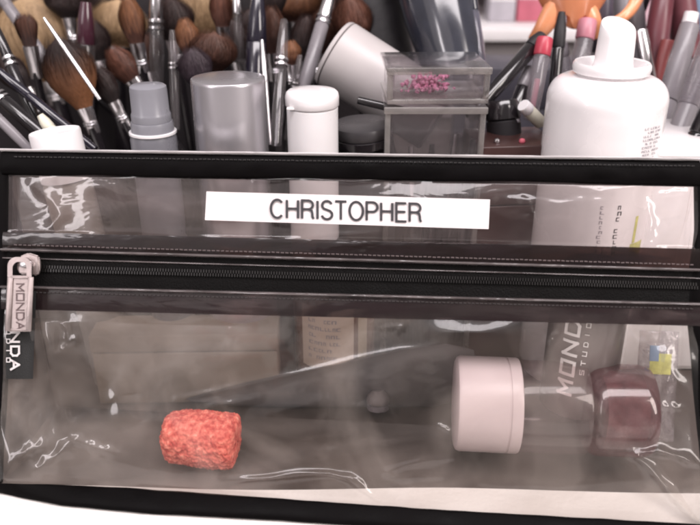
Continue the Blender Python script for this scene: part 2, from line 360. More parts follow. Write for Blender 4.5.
G = 'makeup brushes standing in the black case'
BR = [ # px py ang hw hl fl Y mat label kw
 (37, 38, 100, 102, 84, 20, .205, B_tan, 'large fluffy tan powder brush at the far left', dict(flat=.5, hr=7, ferrule=13)),
 (70, 72, 104, 58, 72, 22, .118, B_tiporange, 'powder brush with dark brown hair turning orange, below the tan brush', dict(flat=.6, hr=5, ferrule=9)),
 (27, 30, 92, 19, 28, 26, .135, B_brown, 'small flat brown brush in front of the large tan brush', dict(shape='flat', flat=.4, hr=4, ferrule=8, ridge=False)),
 (121, 64, 120, 25, 32, 26, .145, B_redbr, 'angled red brown brush left of the frosted spray bottle', dict(flat=.5, ferrule=9, hr=5)),
 (132, 20, 96, 22, 40, 24, .160, B_orange, 'long orange brown brush above the frosted spray bottle', dict(flat=.45, ferrule=8, hr=4)),
 (118, 22, 84, 62, 46, 20, .212, B_tan, 'wide pale brown brush in the back row above the spray bottle', dict(flat=.5, ferrule=15, hr=6)),
 (172, 18, 93, 40, 36, 22, .170, B_dark, 'dark fluffy brush left of the silver cap', dict(flat=.6, ferrule=10, hr=4)),
 (187, 36, 96, 21, 30, 26, .140, B_orange, 'small orange eye brush just left of the silver cap', dict(flat=.5, ferrule=7, hr=4)),
 (195, 66, 100, 30, 32, 18, .125, B_purple, 'plum dark brush tucked behind the left edge of the silver cap', dict(flat=.6, ferrule=9, hr=4)),
 (208, 4, 90, 66, 66, 22, .213, B_tan, 'large golden tan brush above the silver cap', dict(flat=.5, ferrule=15, hr=6)),
 (221, 8, 91, 20, 32, 24, .165, B_redbr, 'narrow red brown brush in front of the golden tan brush', dict(flat=.4, ferrule=7, hr=4)),
 (213, 50, 80, 43, 34, 18, .140, B_brown, 'brown blush brush rising behind the silver cap', dict(flat=.6, ferrule=12, hr=5, ridge=False)),
 (249, 34, 88, 30, 44, 22, .205, B_dark, 'dark brown brush behind the right edge of the silver cap', dict(flat=.6, ferrule=9, hr=4)),
 (272, 30, 91, 24, 40, 22, .160, B_brown, 'oval dark brown eyeshadow brush left of the small orange brush', dict(flat=.5, ferrule=9, hr=4, handle=M_clearhandle)),
 (291, 52, 90, 17, 20, 20, .135, B_orange, 'tiny orange brush between two dark oval brushes', dict(flat=.6, ferrule=6, hr=4)),
 (304, 38, 80, 24, 40, 20, .150, B_dark, 'near black oval brush right of the tiny orange brush', dict(flat=.55, ferrule=7, hr=4)),
 (299, 4, 88, 44, 30, 22, .212, B_orange, 'broad light brown brush at the top above the white bottle', dict(flat=.5, ferrule=12, hr=5)),
 (270, -4, 95, 30, 34, 24, .185, B_dark, 'dark brush cut by the top edge behind the oval brushes', dict(flat=.5, ferrule=8, hr=4)),
 (352, 20, 98, 36, 42, 20, .165, B_redbr, 'muted brown brush behind the slanted white tube', dict(flat=.55, ferrule=10, hr=5)),
 (96, 2, 80, 40, 34, 22, .218, B_dark, 'dark brush at the top edge beside the tan brushes', dict(flat=.5, ferrule=9, hr=5)),
 (10, 6, 130, 36, 40, 24, .218, B_dark, 'dark brush in the top left corner leaning left', dict(flat=.5, ferrule=8, hr=5)),
 (66, 0, 92, 40, 30, 24, .195, B_dark, 'black fluffy brush at the top edge over the large tan brush', dict(flat=.5, ferrule=8, hr=5)),
 (94, 40, 100, 30, 36, 22, .190, B_dark, 'blackish brush between the tan brush and the red brown one', dict(flat=.5, ferrule=8, hr=5)),
 (104, 84, 112, 22, 34, 22, .128, B_dark, 'small black brush low beside the frosted spray bottle', dict(flat=.5, ferrule=7, hr=4)),
 (146, 52, 97, 26, 34, 22, .185, B_brown, 'deep brown brush just above the frosted spray bottle', dict(flat=.55, ferrule=8, hr=4)),
 (234, 40, 96, 30, 38, 22, .190, B_dark, 'black brown brush between blush brush and dark brush', dict(flat=.5, ferrule=8, hr=4)),
 (324, 30, 80, 30, 40, 22, .200, B_brown, 'brown brush at the right end of the case behind the ringed handle', dict(flat=.55, ferrule=8, hr=4)),
 (12, 72, 120, 26, 36, 24, .160, B_dark, 'dark brush at the left edge below the large tan brush', dict(flat=.5, ferrule=8, hr=5)),
]
for px, py, an, hw, hl, fl, Y, m, lab, kw in BR:
    if hw < 58: hw, hl = hw * 1.22, hl * 1.12
    brush(px, py, an, hw, hl, fl, Y, m, lab, **kw)

# upside-down handles (brushes stuck in head-first): handle ends up
def handle(p0, p1, Y0, Y1, r, label, body=M_black, ring=True, end=None, taper=.6, grp='brush handles pointing up'):
    A = W(*p0, Y0); B = W(*p1, Y1)
    if A.z < .008: A = A + (B - A) * ((.008 - A.z) / (B.z - A.z))
    secs = [('handle', 0, .62, [r * .9, r, r], body)]
    if ring:
        secs += [('ring', .62, .64, [r * 1.15, r * 1.15], M_silver), ('neck', .64, .665, [r * .95, r * .95], body), ('ring', .665, .685, [r * 1.15, r * 1.15], M_silver), ('tip', .685, 1, [r, r * .9, r * taper], end or body)]
    else: secs += [('tip', .62, 1, [r, r * .9, r * taper], end or body)]
    return stick('makeup_brush', A, B, secs, label, 'brush', grp)
M_purpleblack = pm('black_blue_lacquer', (.014, .012, .022), .15, coat=.5)
M_greytube = pm('grey_plastic', (.21, .195, .21), .3, var=.1)
M_cream = pm('cream_plastic', (.62, .60, .50), .4)
M_ruby = pm('magenta_gloss', (.06, .02, .032), .15, coat=.6)
H = [
 ((100, 100), (44, 18), .098, .112, 2.4, 'thin glossy black handle slanting across the dark orange brush', M_silver, False, None),
 ((95, 150), (-12, 62), .085, .10, 5, 'black handle slanting down from the left edge', M_purpleblack, False, None),
 ((60, 150), (-30, 70), .075, .09, 7, 'black handle with silver rings at the left edge', M_black, True, None),
 ((64, 148), (40, 115), .066, .068, 6, 'short cream handle left of the white jar', M_cream, False, None),
 ((30, 150), (-20, 100), .066, .07, 5, 'grey handle low in the left corner', M_greytube, False, None),
 ((48, 150), (-10, 15), .09, .12, 5.5, 'dark handle rising to the left edge behind the cream one', M_black, True, None),
 ((60, 80), (-25, -40), .17, .19, 6, 'grey handle crossing the top left corner', M_greytube, False, None),
 ((85, 110), (86, 2), .16, .165, 9, 'clear handle with a magenta inside near the top left', M_clearhandle, False, M_ruby),
 ((157, 120), (156, -30), .15, .16, 7, 'clear handle with two silver rings above the spray bottle', M_clearhandle, True, M_silver),
 ((176, 130), (172, 30), .12, .13, 4.5, 'clear handle with rings left of the silver cap', M_clearhandle, True, None),
 ((240, 60), (236, -15), .15, .16, 5, 'pale handle above the silver cap', M_clearhandle, False, M_silver),
 ((254, 120), (258, -5), .13, .15, 10, 'thick black handle behind the right edge of the silver cap', M_purpleblack, False, None),
 ((270, 145), (262, 40), .09, .11, 3, 'narrow silver handle right of the silver cap', M_silver, False, None),
 ((276, 145), (284, 20), .085, .12, 6, 'clear brush handle left of the white bottle', M_clearhandle, True, None),
 ((287, 140), (300, 55), .11, .12, 4, 'clear brush handle behind the white bottle', M_clearhandle, True, None),
 ((300, 100), (335, -20), .12, .16, 7, 'silver ringed handle leaning right beside the slanted white tube', M_greytube, True, M_silver),
]
for p0, p1, Y0, Y1, r, lab, b, ring, end in H: handle(p0, p1, Y0, Y1, r, lab, b, ring, end)

# ------------------------------------------------------------------ standing jars and bottles
def base_at(px, Y): p = W(px, 262, Y); return Vector((CAM.x + (p.x - CAM.x), Y, 0))
def xz(px, py, Y): p = W(px, py, Y); return p
def vx(px, py, Y): return W(px, py, Y).x

# white jar, far left
Y = .050; p = W(83, 134, Y); s = mpp(p); r = 25.5 * s
e = empty('white_jar', (p.x - .0015, Y, .0005), 'white round jar with a tilted cap at the far left behind the bag', 'jar', rot=(R(-3), R(-6), 0))
lathe('jar_body', [(r * .9, 0), (r * .97, .001), (r * .97, p.z - .022), (r * .9, p.z - .0205)], pm('jar_cream', (.22, .195, .175), .35), e)
lathe('cap', [(r, p.z - .020), (r, p.z - .0008), (r * .97, p.z), (r * .93, p.z - .0003), (r * .9, p.z - .0009), (0, p.z - .0009)], M_white, e, n=64)
# frosted spray bottle
Y = .052; p = W(148, 88, Y); s = mpp(p); zt = W(148, 86, Y).z
e = empty('spray_bottle', (p.x, Y, .0005), 'frosted lilac grey spray bottle with stepped cap between white jar and silver cap', 'bottle')
M_frost = pm('frosted_grey', (.29, .29, .325), .33, var=.06, trans=.25)
M_frostlo = pm('frosted_body', (.23, .23, .26), .3, var=.06, trans=.3)
z1, z2, z3 = W(148, 116, Y).z, W(150, 127, Y).z, W(150, 134, Y).z
lathe('bottle_body', [(22 * s, 0), (23.5 * s, .002), (23.5 * s, z3 - .002), (22.5 * s, z3 - .0004), (20 * s, z3)], M_frostlo, e)
lathe('rim', [(23 * s, z3 - .0001), (23.9 * s, z3), (23.9 * s, z3 + .0009), (23 * s, z3 + .001)], M_white, e)
lathe('collar', [(21.5 * s, z3 + .001), (21.5 * s, z2 + .001), (20.8 * s, z2 + .002), (19 * s, z2 + .0022)], M_frost, e)
lathe('spray_cap', [(20 * s, z2 + .0022), (20 * s, z1 + .0002), (19.6 * s, z1 + .0008), (18.8 * s, z1 + .0014), (18.4 * s, zt - .002), (18 * s, zt - .0006), (16 * s, zt), (0, zt + .0003)], M_frost, e)
# silver cap
Y = .056; p = W(228, 79, Y); s = mpp(p); rt = 37 * s; zt = p.z
e = empty('silver_aerosol', (p.x, Y, .0005), 'can with a large satin silver cylinder cap left of the white bottle', 'aerosol can')
M_satin = pm('satin_silver', (.52, .50, .53), .27, metal=.8, var=.05, scale=30, stretch=(1, 1, .05))
lathe('can_body', [(rt * 1.0, 0), (rt * 1.04, .002), (rt * 1.04, .052), (rt * .98, .0545)], pm('can_pinkgrey', (.5, .44, .46), .3, metal=.4), e, n=72)
lathe('cap', [(rt * 1.01, .055), (rt * 1.01, zt - .0012), (rt * 1.0, zt - .0002), (rt * .985, zt), (rt * .96, zt + .0001), (rt * .5, zt + .0003), (0, zt + .0003)], M_satin, e, n=96)
# white bottle
Y = .055; p = W(312, 92, Y); s = mpp(p); r = 27 * s; zt = p.z; zl = W(312, 107, Y).z
e = empty('white_bottle', (p.x, Y, .0005), 'small white bottle with rounded flip lid left of the clear boxes', 'bottle')
lathe('bottle_body', [(r * .9, 0), (r * .96, .0015), (r * .96, zl - .0008), (r * .92, zl - .0004)], M_white, e, n=64)
lathe('lid', [(r * .97, zl), (r, zl + .0005), (r, zt - .002), (r * .965, zt - .0006), (r * .88, zt + .0002), (r * .5, zt + .0006), (0, zt + .0006)], M_whitegloss, e, n=64)
box_obj('lid_catch', (-r * .75, -r * .68, zl + .0006), (.0032, .0022, .0010), M_whitegloss, e, bev=.0003)
# big white pump can
Y = .062
p = W(607, 95, Y); s = mpp(p); cx = p.x
def zz(py, y=Y): return W(607, py, y).z
rb = 58.5 * s; zring = zz(66); zn = zz(62)
e = empty('white_spray_can', (cx, Y, .0005), 'large glossy white aerosol can with open nozzle collar at the right', 'aerosol can')
M_can = pm('can_white', (.83, .80, .81), .25, var=.015, coat=.4)
rr = 37.5 * s; zsh = zz(100); xn = W(613, 66, Y).x - cx
prof = [(rb * .93, 0), (rb * .97, .003), (rb, .006), (rb, zsh - .002)]
for i in range(13):
    t = i / 12; a = t * math.pi / 2
    prof.append((rr * .86 + (rb - rr * .86) * math.cos(a) ** .75 if t < 1 else rr * .86, zsh + (zring - .004 - zsh) * math.sin(a)))
prof += [(rr * .85, zring - .0028)]
lathe('can_body', prof, M_can, e, n=96)
lathe('collar', [(rr * .84, zring - .0035), (rr * .97, zring - .0028), (rr, zring - .0012), (rr * .99, zring + .0004), (rr * .95, zring + .0012), (rr * .90, zring + .0008), (rr * .86, zring - .001), (rr * .83, zring - .0035), (rr * .5, zring - .0045)], M_whitegloss, e, n=96, off=(xn * .3, 0, 0))
nb, ntp = 18.5 * s, 16.8 * s; ztop = zz(27)
nz = lathe('nozzle', [(nb * 1.25, zring - .0048), (nb * 1.08, zring - .002), (nb, zring + .001), (ntp * 1.04, ztop - .004), (ntp, ztop - .0008), (ntp * .96, ztop - .0002), (ntp * .88, ztop), (0, ztop)], M_whitegloss, e, n=64, off=(xn * .9, 0, 0))
for v in nz.data.vertices:                                        # slanted finger rest
    if v.co.z > ztop - .003: v.co.z += (v.co.x - xn * .9) * -.10 + (v.co.y) * .45
# printing on the can: rows of small characters wrapped round the side
M_print = pm('grey_print', (.33, .31, .34), .5)
def wrap_marks(parent, name, rad, a0, a1, zs, mat, h=.0007, seed=1, gap=.3, fill=.8):
    rnd = random.Random(seed); vs, fs = [], []
    for z in zs:
        a = a0 + rnd.uniform(0, .03)
        while a < a1 - rnd.uniform(0, .06):
            wa = rnd.uniform(.6, 1.3) * h / rad
            if rnd.random() < fill:
                k = len(vs); t = rnd.choice((0, 1, 2))
                def quad(aa, ab, za, zb):
                    k = len(vs)
                    for (A_, Z_) in ((aa, za), (ab, za), (ab, zb), (aa, zb)): vs.append((rad * math.cos(A_), rad * math.sin(A_), Z_))
                    fs.append((k, k + 1, k + 2, k + 3))
                quad(a, a + wa * .28, z, z + h)
                if t != 1: quad(a + wa * .281, a + wa, z + h * .8, z + h)
                if t != 2: quad(a + wa * .281, a + wa, z, z + h * .2)
                if t == 2: quad(a + wa * .72, a + wa, z, z + h * .79)
            a += wa * (1 + gap)
    o = mesh_obj(name, vs, fs, mat, parent, False); o['kind'] = 'stuff'; return o
wrap_marks(e, 'small_print', rb * 1.004, R(-68), R(-42), [zz(108 + 3.6 * k) - .004 for k in range(13)], M_print, h=.00085)
wrap_marks(e, 'dark_lettering', rb * 1.004, R(-100), R(-96), [.064 + .0021 * k for k in range(12)], M_print, h=.0013, seed=5, fill=.95)
wrap_marks(e, 'dark_lettering', rb * 1.004, R(-84), R(-79), [.062 + .0025 * k for k in range(11)], M_ink, h=.0017, seed=6, fill=.95)
# yellow and red label patch low on the can
def wrap_patch(parent, name, rad, a0, a1, z0, z1, mat, n=10, t=.0002):
    vs, fs = [], []
    for i in range(n + 1):
        a = a0 + (a1 - a0) * i / n
        vs += [(rad * math.cos(a), rad * math.sin(a), z0), (rad * math.cos(a), rad * math.sin(a), z1)]
    for i in range(n): fs.append((2 * i, 2 * i + 2, 2 * i + 3, 2 * i + 1))
    return mesh_obj(name, vs, fs, mat, parent, True)
M_yellow = pm('yellow_green_print', (.50, .50, .16), .4, scale=200, var=.4); M_redp = pm('red_print', (.55, .12, .16), .4)
M_blue = pm('blue_print', (.20, .27, .38), .4)
wrap_patch(e, 'yellow_print', rb * 1.003, R(-62), R(-42), .060, .071, M_yellow); wrap_patch(e, 'yellow_print', rb * 1.003, R(-60), R(-56), .0712, .083, M_yellow)

# compact, tilted
P = W(362, 131, .075)
e = empty('black_compact', P, 'round black compact lying on the dark pile left of the clear boxes', 'compact', rot=(R(4), R(-3), 0))
s = mpp(P); lathe('lid', [(29 * s, -.0012), (30 * s, 0), (30 * s, .0022), (29 * s, .0034), (26 * s, .0038), (0, .0036)], pm('compact_grey', (.045, .042, .045), .3), e, n=64)
lathe('base', [(28 * s, -.006), (30 * s, -.005), (30 * s, -.0018), (28.5 * s, -.0013)], M_black, e, n=64)
# what it rests on
def item_box(name, x, y, z, sx, sy, sz, m, label, cat, rz=0, lidm=None):
    e = empty(name, (x, y, z), label, cat, rot=(0, 0, R(rz)))
    hl = sz * .25
    box_obj('box_body', (0, 0, (sz - hl) / 2), (sx, sy, sz - hl), m, e, bev=.0006)
    box_obj('box_lid', (0, 0, sz - hl / 2 + .0002), (sx * 1.01, sy * 1.01, hl - .0004), lidm or m, e, bev=.0006)
    return e
item_box('dark_case', .0035, .082, .0005, .032, .04, P.z - .0075, M_blackmat, 'small black box under the round compact', 'box', 0)

# clear stacked boxes
def clear_boxes():
    Y = .062
    c = W(436, 100, Y); s = mpp(c); M_ac = clear('acrylic_sheet', (.86, .84, .85), .05, .04, vcol=(.55, .52, .54), rough=.05, ior=1.5, bump=.1, bscale=80)
    M_edge = clear('acrylic_edge', (.74, .71, .70), .24, .14, vcol=(.72, .69, .66), rough=.12, ior=1.5)
    zt = W(436, 66, Y).z; zm = W(436, 104, Y).z; zl = W(436, 118, Y).z
    xw = 94 * s; dp = .034
    for (z0, z1, lab, nm, rz) in ((zm, zt, 'clear acrylic box with pink powder, on top of another clear box', 'clear_box', 2), (.0005, zm - .0006, 'clear acrylic box packed with small dark items, below the pink powder box', 'clear_box', 0)):
        e = empty(nm, (c.x, Y + dp / 2, z0), lab, 'clear box', 'clear acrylic boxes stacked beside the can', rot=(0, 0, R(rz)))
        h = z1 - z0; t = .0016
        box_obj('front_wall', (0, -dp / 2, h / 2), (xw, t, h - .004), M_ac, e, bev=.0003); box_obj('back_wall', (0, dp / 2, h / 2), (xw, t, h - .004), M_ac, e, bev=.0003)
        for sgn in (-1, 1):
            box_obj('side_wall', (sgn * (xw / 2 - t / 2), 0, h / 2), (t, dp - t - .0004, h - .004), M_ac, e, bev=.0003)
            box_obj('corner_post', (sgn * (xw / 2 + .0004), -dp / 2 - .0004, h / 2), (.0022, .0026, h - .0042), M_edge, e, bev=.0004)
        box_obj('floor_plate', (0, 0, .0012), (xw + .003, dp + .003, .0020), M_edge, e, bev=.0005)
        box_obj('lid', (0, 0, h - .0012), (xw + .004, dp + .004, .0016), M_ac, e, bev=.0004)
        box_obj('lid_rim', (0, -dp / 2 - .0022, h - .0016), (xw + .004, .0010, .0028), M_edge, e, bev=.0004)
    # pink powder compact inside the upper box
    q = empty('pink_powder', (W(428, 90, Y).x, Y + .012, zm + .0024), 'crumbled pink powder inside the upper clear box', 'powder')
    bm = bmesh.new(); rnd = random.Random(8)
    for k in range(230):
        x = rnd.gauss(0, .0042); zc = abs(rnd.gauss(0, .0026)); 
        r = bmesh.ops.create_icosphere(bm, subdivisions=1, radius=rnd.uniform(.0003, .0011)); bmesh.ops.translate(bm, verts=r['verts'], vec=(x + .001 * zc * 100, rnd.gauss(0, .003), .001 + zc))
        for v in r['verts']: v.co += Vector((rnd.gauss(0, .0002), rnd.gauss(0, .0002), rnd.gauss(0, .0002)))
    o = bm_obj('powder_grains', bm, pm('pink_powder', (.66, .27, .42), .9, var=.3, scale=500), q, False); o['kind'] = 'stuff'
    # small items in lower box
    PL = ['leftmost dark pencil inside the lower clear box'] + ['dark pencil inside the lower clear box, %s from its left wall' % w_ for w_ in ('second', 'third', 'fourth', 'fifth', 'sixth', 'seventh', 'eighth', 'ninth', 'tenth')] + ['rightmost dark pencil inside the lower clear box']
    for k in range(11):
        px = 402 + k * 6.8; zk = rnd.uniform(.006, .022)
        A = Vector((W(px, 130, Y + .01).x, Y + rnd.uniform(.006, .026), .0045)); B = A + Vector((rnd.uniform(-.006, .006), rnd.uniform(-.003, .003), zl - .012 - rnd.uniform(0, .016)))
        m = [M_black, M_blackmat, M_greytube, M_silver][k % 4]
        stick('lip_pencil', A, B, [('barrel', 0, .7, [4.2, 4.2], M_black), ('cap', .705, 1, [4.4, 4.2, 2.5], m)], PL[k], 'pencil', 'pencils inside the lower clear box', n=14)
clear_boxes()
item_box('black_block', W(440, 130, .079).x, .083, .0030, .024, .012, .030, M_blackmat, 'small black block at the back of the lower clear box', 'box')

# slanted white tube
A = W(438, 120, .112); B = W(333, 52, .128)
stick('white_tube', A, B, [('tube_body', 0, .96, [34, 34.5, 35, 35, 35], pm('tube_white', (.46, .43, .43), .35, var=.03)), ('tube_shoulder', .962, 1, [35, 34.5, 33.5], MC['tube_white'])],
      'thick white tube lying slanted behind the clear boxes', 'tube')
# slim black pencil lying in front of the tube
stick('black_pencil', W(358, 100, .072), W(412, 113, .068), [('barrel', 0, .85, [4, 4.2], M_black), ('point', .855, 1, [4, 1], M_greytube)], 'slim black pencil lying under the slanted white tube', 'pencil')
# black tall tubes
M_dkglass = pm('smoky_black_plastic', (.026, .028, .040), .16, var=.25, coat=.6, bump=.15, bscale=60)
stick('black_tube', W(462, 92, .125), W(424, -50, .17), [('tube_body', 0, .8, [26, 33, 37, 38], M_dkglass), ('tube_cap', .805, 1, [38, 38, 37], M_black)], 'wide glossy black tube leaning behind the clear boxes', 'tube')
stick('black_tube', W(398, 85, .165), W(352, -50, .20), [('tube_body', 0, .8, [20, 27, 33, 34], M_blackmat), ('tube_cap', .805, 1, [34, 34, 33], M_black)], 'matte black tube left of the wide glossy one', 'tube')
stick('smoky_wand', W(486, 112, .112), W(468, -30, .15), [('barrel', 0, .7, [5, 6, 6], clear('smoky_clear', (.62, .60, .70), .2, .08, vcol=(.5, .5, .6), rough=.05)), ('end_cap', .705, 1, [6, 6, 5.4], M_dkglass)], 'smoky clear wand along the right side of the black tube', 'wand')

# right hand clutter
stick('black_brush', W(470, 118, .090), W(542, 36, .12), [('handle', 0, .84, [6, 7.5, 8], M_black), ('ferrule', .845, 1, [8.4, 8.2, 6.5], M_blackmat)], 'thick black handled tool leaning right towards the orange clip', 'brush')
stick('black_pen', W(549, 140, .115), W(562, 12, .135), [('barrel', 0, .72, [5.4, 6, 6], M_black), ('cap', .722, 1, [6.2, 6, 3.4], M_blackmat)], 'upright black pen between the red and the pink lipsticks', 'pen')
M_red = pm('lip_red', (.45, .05, .08), .35); M_pink = pm('lip_pink', (.50, .20, .25), .4); M_cltube = clear('clear_grey_tube', (.80, .78, .80), .36, .14, vcol=(.48, .45, .48), rough=.08)
stick('lip_gloss', W(530, 120, .098), W(545, 38, .112), [('tube', 0, .78, [7, 8, 8], M_cltube), ('lip_colour', .03, .5, [3, 3], M_pink), ('cap', .785, 1, [8.4, 8.4, 8], M_red)], 'lip gloss with red cap standing left of the white can', 'lip gloss', 'lip glosses round the white can')
stick('lip_gloss', W(570, 120, .13), W(588, 20, .15), [('tube', 0, .80, [8, 9, 9], M_cltube), ('cap', .805, 1, [9.4, 9.4, 9], M_pink)], 'lip gloss with pale pink cap half behind the white can', 'lip gloss', 'lip glosses round the white can')
stick('lip_gloss', W(566, 110, .15), W(558, 44, .155), [('tube', 0, .80, [9, 10, 10], M_cltube), ('cap', .805, 1, [10, 10, 9], M_greytube)], 'pale clear tube behind the upright black pen', 'lip gloss', 'lip glosses round the white can')
stick('small_vial', W(541, 123, .085), W(523, 105, .080), [('glass_body', 0, .7, [6.5, 6.5], M_cream), ('stopper', .702, 1, [6.8, 6.6], M_white)], 'short cream vial lying tilted left of the white can', 'vial')
stick('mascara_tube', W(512, 118, .10), W(530, 68, .115), [('barrel', 0, .6, [6.5, 7, 7], M_black), ('cap', .605, 1, [7, 6.6, 5.5], M_greytube)], 'dark mascara tube behind the cream vial', 'mascara')
stick('black_pencil', W(486, 108, .10), W(520, 122, .082), [('barrel', 0, .85, [4.2, 4.2], M_black), ('point', .855, 1, [4, 1.2], M_greytube)], 'short black pencil lying right of the clear boxes', 'pencil')
stick('black_jar', W(505, 150, .085), W(502, 100, .09), [('jar_body', 0, .6, [17, 17], M_blackmat), ('cap', .61, 1, [17.5, 17.5, 15], M_black)], 'small black jar half hidden right of the clear boxes', 'jar')
item_box('red_brown_palette', W(512, 138, .074).x, .078, .0005, .034, .03, W(512, 140, .074).z, pm('palette_red', (.030, .010, .009), .35), 'red brown palette box with a lighter rim between clear boxes and can', 'palette', 6, pm('palette_rim', (.045, .02, .018), .35))
for (a, b, m, lab) in [((497, 141), (500, 137), M_silver, 'tiny silver bead on the red brown palette, left one'), ((522, 143), (525, 139), M_redp, 'tiny red bead on the red brown palette, right one')]:
    P_ = W(*a, .068); P_.z = W(512, 140, .074).z + .0012
    ee = empty('bead', P_, lab, 'bead'); lathe('bead_body', [(.0004, -.0012), (.0012, -.0006), (.0014, 0), (.0011, .0008), (.0003, .0012)], m, ee, n=16)

# orange hair clip
def orange_clip():
    Y = .165; M_or = pm('orange_plastic', (.72, .30, .15), .28, var=.12, coat=.3, sss=.1)
    c = W(570, 6, Y); s = mpp(c)
    e = empty('hair_clip', c, 'orange tan plastic claw clip with curved prongs hanging at the top right', 'hair clip')
    bm = bmesh.new()
    # curved shell
    nu, nv = 16, 12; gr = []
    for i in range(nu + 1):
        row = []
        for j in range(nv + 1):
            u = i / nu * 2 - 1; v = j / nv
            half = 38 - 12 * v * v
            row.append(bm.verts.new((u * half * s, -.010 * (1 - u * u) - .004 * v, (24 - (36 + 7 * math.cos(u * 9.4)) * v) * s)))
        gr.append(row)
    for i in range(nu):
        for j in range(nv): bm.faces.new((gr[i][j], gr[i + 1][j], gr[i + 1][j + 1], gr[i][j + 1]))
    bmesh.ops.solidify(bm, geom=bm.faces[:], thickness=.0025)
    bm_obj('shell', bm, M_or, e, True, 60)
    def prong(pts, r0, r1):
        vs, fs = [], []; n = 12; P3 = [Vector(((x - 570) * s, y, -(z - 6) * s)) for x, y, z in pts]
        Q = []
        for i in range(len(P3) - 1):
            p0 = P3[max(0, i - 1)]; p1 = P3[i]; p2 = P3[i + 1]; p3 = P3[min(len(P3) - 1, i + 2)]
            for k in range(5):
                t = k / 5; Q.append(.5 * ((2 * p1) + (p2 - p0) * t + (2 * p0 - 5 * p1 + 4 * p2 - p3) * t * t + (3 * p1 - p0 - 3 * p2 + p3) * t ** 3))
        Q.append(P3[-1])
        for i, p in enumerate(Q):
            d = (Q[min(i + 1, len(Q) - 1)] - Q[max(i - 1, 0)]).normalized(); X = d.cross(Vector((0, 1, 0))).normalized(); Z = d.cross(X)
            r = (r0 + (r1 - r0) * i / (len(Q) - 1)) * s
            if i == len(Q) - 1: r *= .5
            for k in range(n):
                a = 2 * math.pi * k / n; vs.append(p + X * r * math.cos(a) * 1.0 + Z * r * .7 * math.sin(a))
        for i in range(len(Q) - 1):
            for k in range(n): fs.append((i * n + k, i * n + (k + 1) % n, (i + 1) * n + (k + 1) % n, (i + 1) * n + k))
        fs.append(tuple(range(n))); fs.append(tuple((len(Q) - 1) * n + k for k in range(n))[::-1])
        mesh_obj('prong', vs, fs, M_or, e, True, 60)
    prong([(558, -.004, 2), (549, -.006, 14), (541, -.007, 27), (534, -.004, 40)], 14, 6)
    prong([(580, -.006, 8), (588, -.008, 18), (594, -.006, 27), (598, -.004, 36)], 13, 5)
    prong([(590, -.004, -16), (634, .002, -10), (634, .0, 4), (622, -.004, 16), (607, -.004, 24)], 8, 5)
    prong([(572, -.008, 10), (571, -.009, 18), (570, -.008, 25)], 10, 6)
orange_clip()
# right side tubes and pencils
RS = [
 ('lip_gloss', (672, 150), (716, 26), .10, .12, 10, M_greytube, M_cltube, 'grey tube with clear top at the right edge'),
 ('lip_gloss', (645, 120), (664, -10), .15, .17, 11, M_cltube, pm('dark_red_cap', (.11, .025, .035), .35), 'clear tube with dark red cap behind the white can, right side'),
 ('lip_gloss', (655, 140), (690, 25), .115, .14, 10, M_greytube, M_greytube, 'plain grey tube leaning right beside the white can'),
 ('lip_gloss', (640, 90), (636, 0), .17, .18, 8, M_cltube, M_greytube, 'pale grey tube just right of the nozzle'),
 ('lip_gloss', (628, 90), (622, -8), .19, .20, 9, pm('lilac_grey', (.38, .34, .40), .3), M_greytube, 'lilac grey tube directly behind the nozzle'),
 ('lip_gloss', (655, 110), (640, 30), .14, .15, 7, M_cltube, M_silver, 'short silver capped tube in the right cluster'),
 ('lip_gloss', (600, 80), (603, -20), .185, .19, 10, M_greytube, pm('dark_grey_cap', (.07, .06, .08), .3), 'dark capped tube between clip and nozzle'),
 ('lip_gloss', (690, 150), (735, 60), .085, .095, 9, M_black, M_black, 'black pencil with small print at the right edge'),
 ('lip_gloss', (690, 90), (680, -15), .17, .18, 13, M_cltube, pm('wine_cap', (.13, .04, .05), .35), 'wine capped tube far right in the back'),
 ('lip_gloss', (705, 60), (697, -30), .19, .20, 11, M_white, M_blue, 'white tube with blue top in the top right corner'),
 ('lip_gloss', (668, 80), (672, -25), .2, .21, 12, M_greytube, M_redbox, 'grey tube with red top in the back right'),
 ('lip_gloss', (652, 150), (682, 52), .125, .135, 6, M_black, M_red, 'slim black tube with red cap in the right cluster'),
 ('lip_gloss', (700, 150), (748, 84), .078, .084, 6, M_black, M_black, 'slim plain black pencil at the far right edge'),
 ('lip_gloss', (664, 120), (692, 12), .155, .165, 7, M_black, M_white, 'slim black tube with white tip at the top right'),
 ('lip_gloss', (646, 140), (668, 40), .14, .15, 7, M_greytube, pm('brick_cap', (.22, .05, .05), .4), 'slim grey tube with brick red cap right of the can'),
 ('lip_gloss', (612, 80), (646, -6), .175, .18, 6, M_black, M_black, 'slim black pencil behind the orange clip arm'),
]
for nm, a, b, Ya, Yb, r, m1, m2, lab in RS:
    A = W(*a, Ya); B = W(*b, Yb); A = A + (B - A) * ((.006 - A.z) / (B.z - A.z)) if A.z > .006 else A
    e = stick(nm, A, B, [('tube', 0, .76, [r * .9, r, r], m1), ('cap', .763, 1, [r * 1.04, r * 1.04, r * .95], m2)], lab, 'tube', 'tubes in the right cluster')
    if 'small print' in lab:
        s = mpp((A + B) / 2)
        wrap_marks(e, 'small_print', r * s * 1.01, R(-150), R(-30), [(B - A).length * .4 + .0016 * k for k in range(14)], M_print, h=.0009, seed=9)
item_box('slate_case', .155, .26, .0005, .17, .05, .105, pm('slate_plastic', (.085, .08, .10), .4), 'slate grey case behind the tubes at the right', 'case', -6)
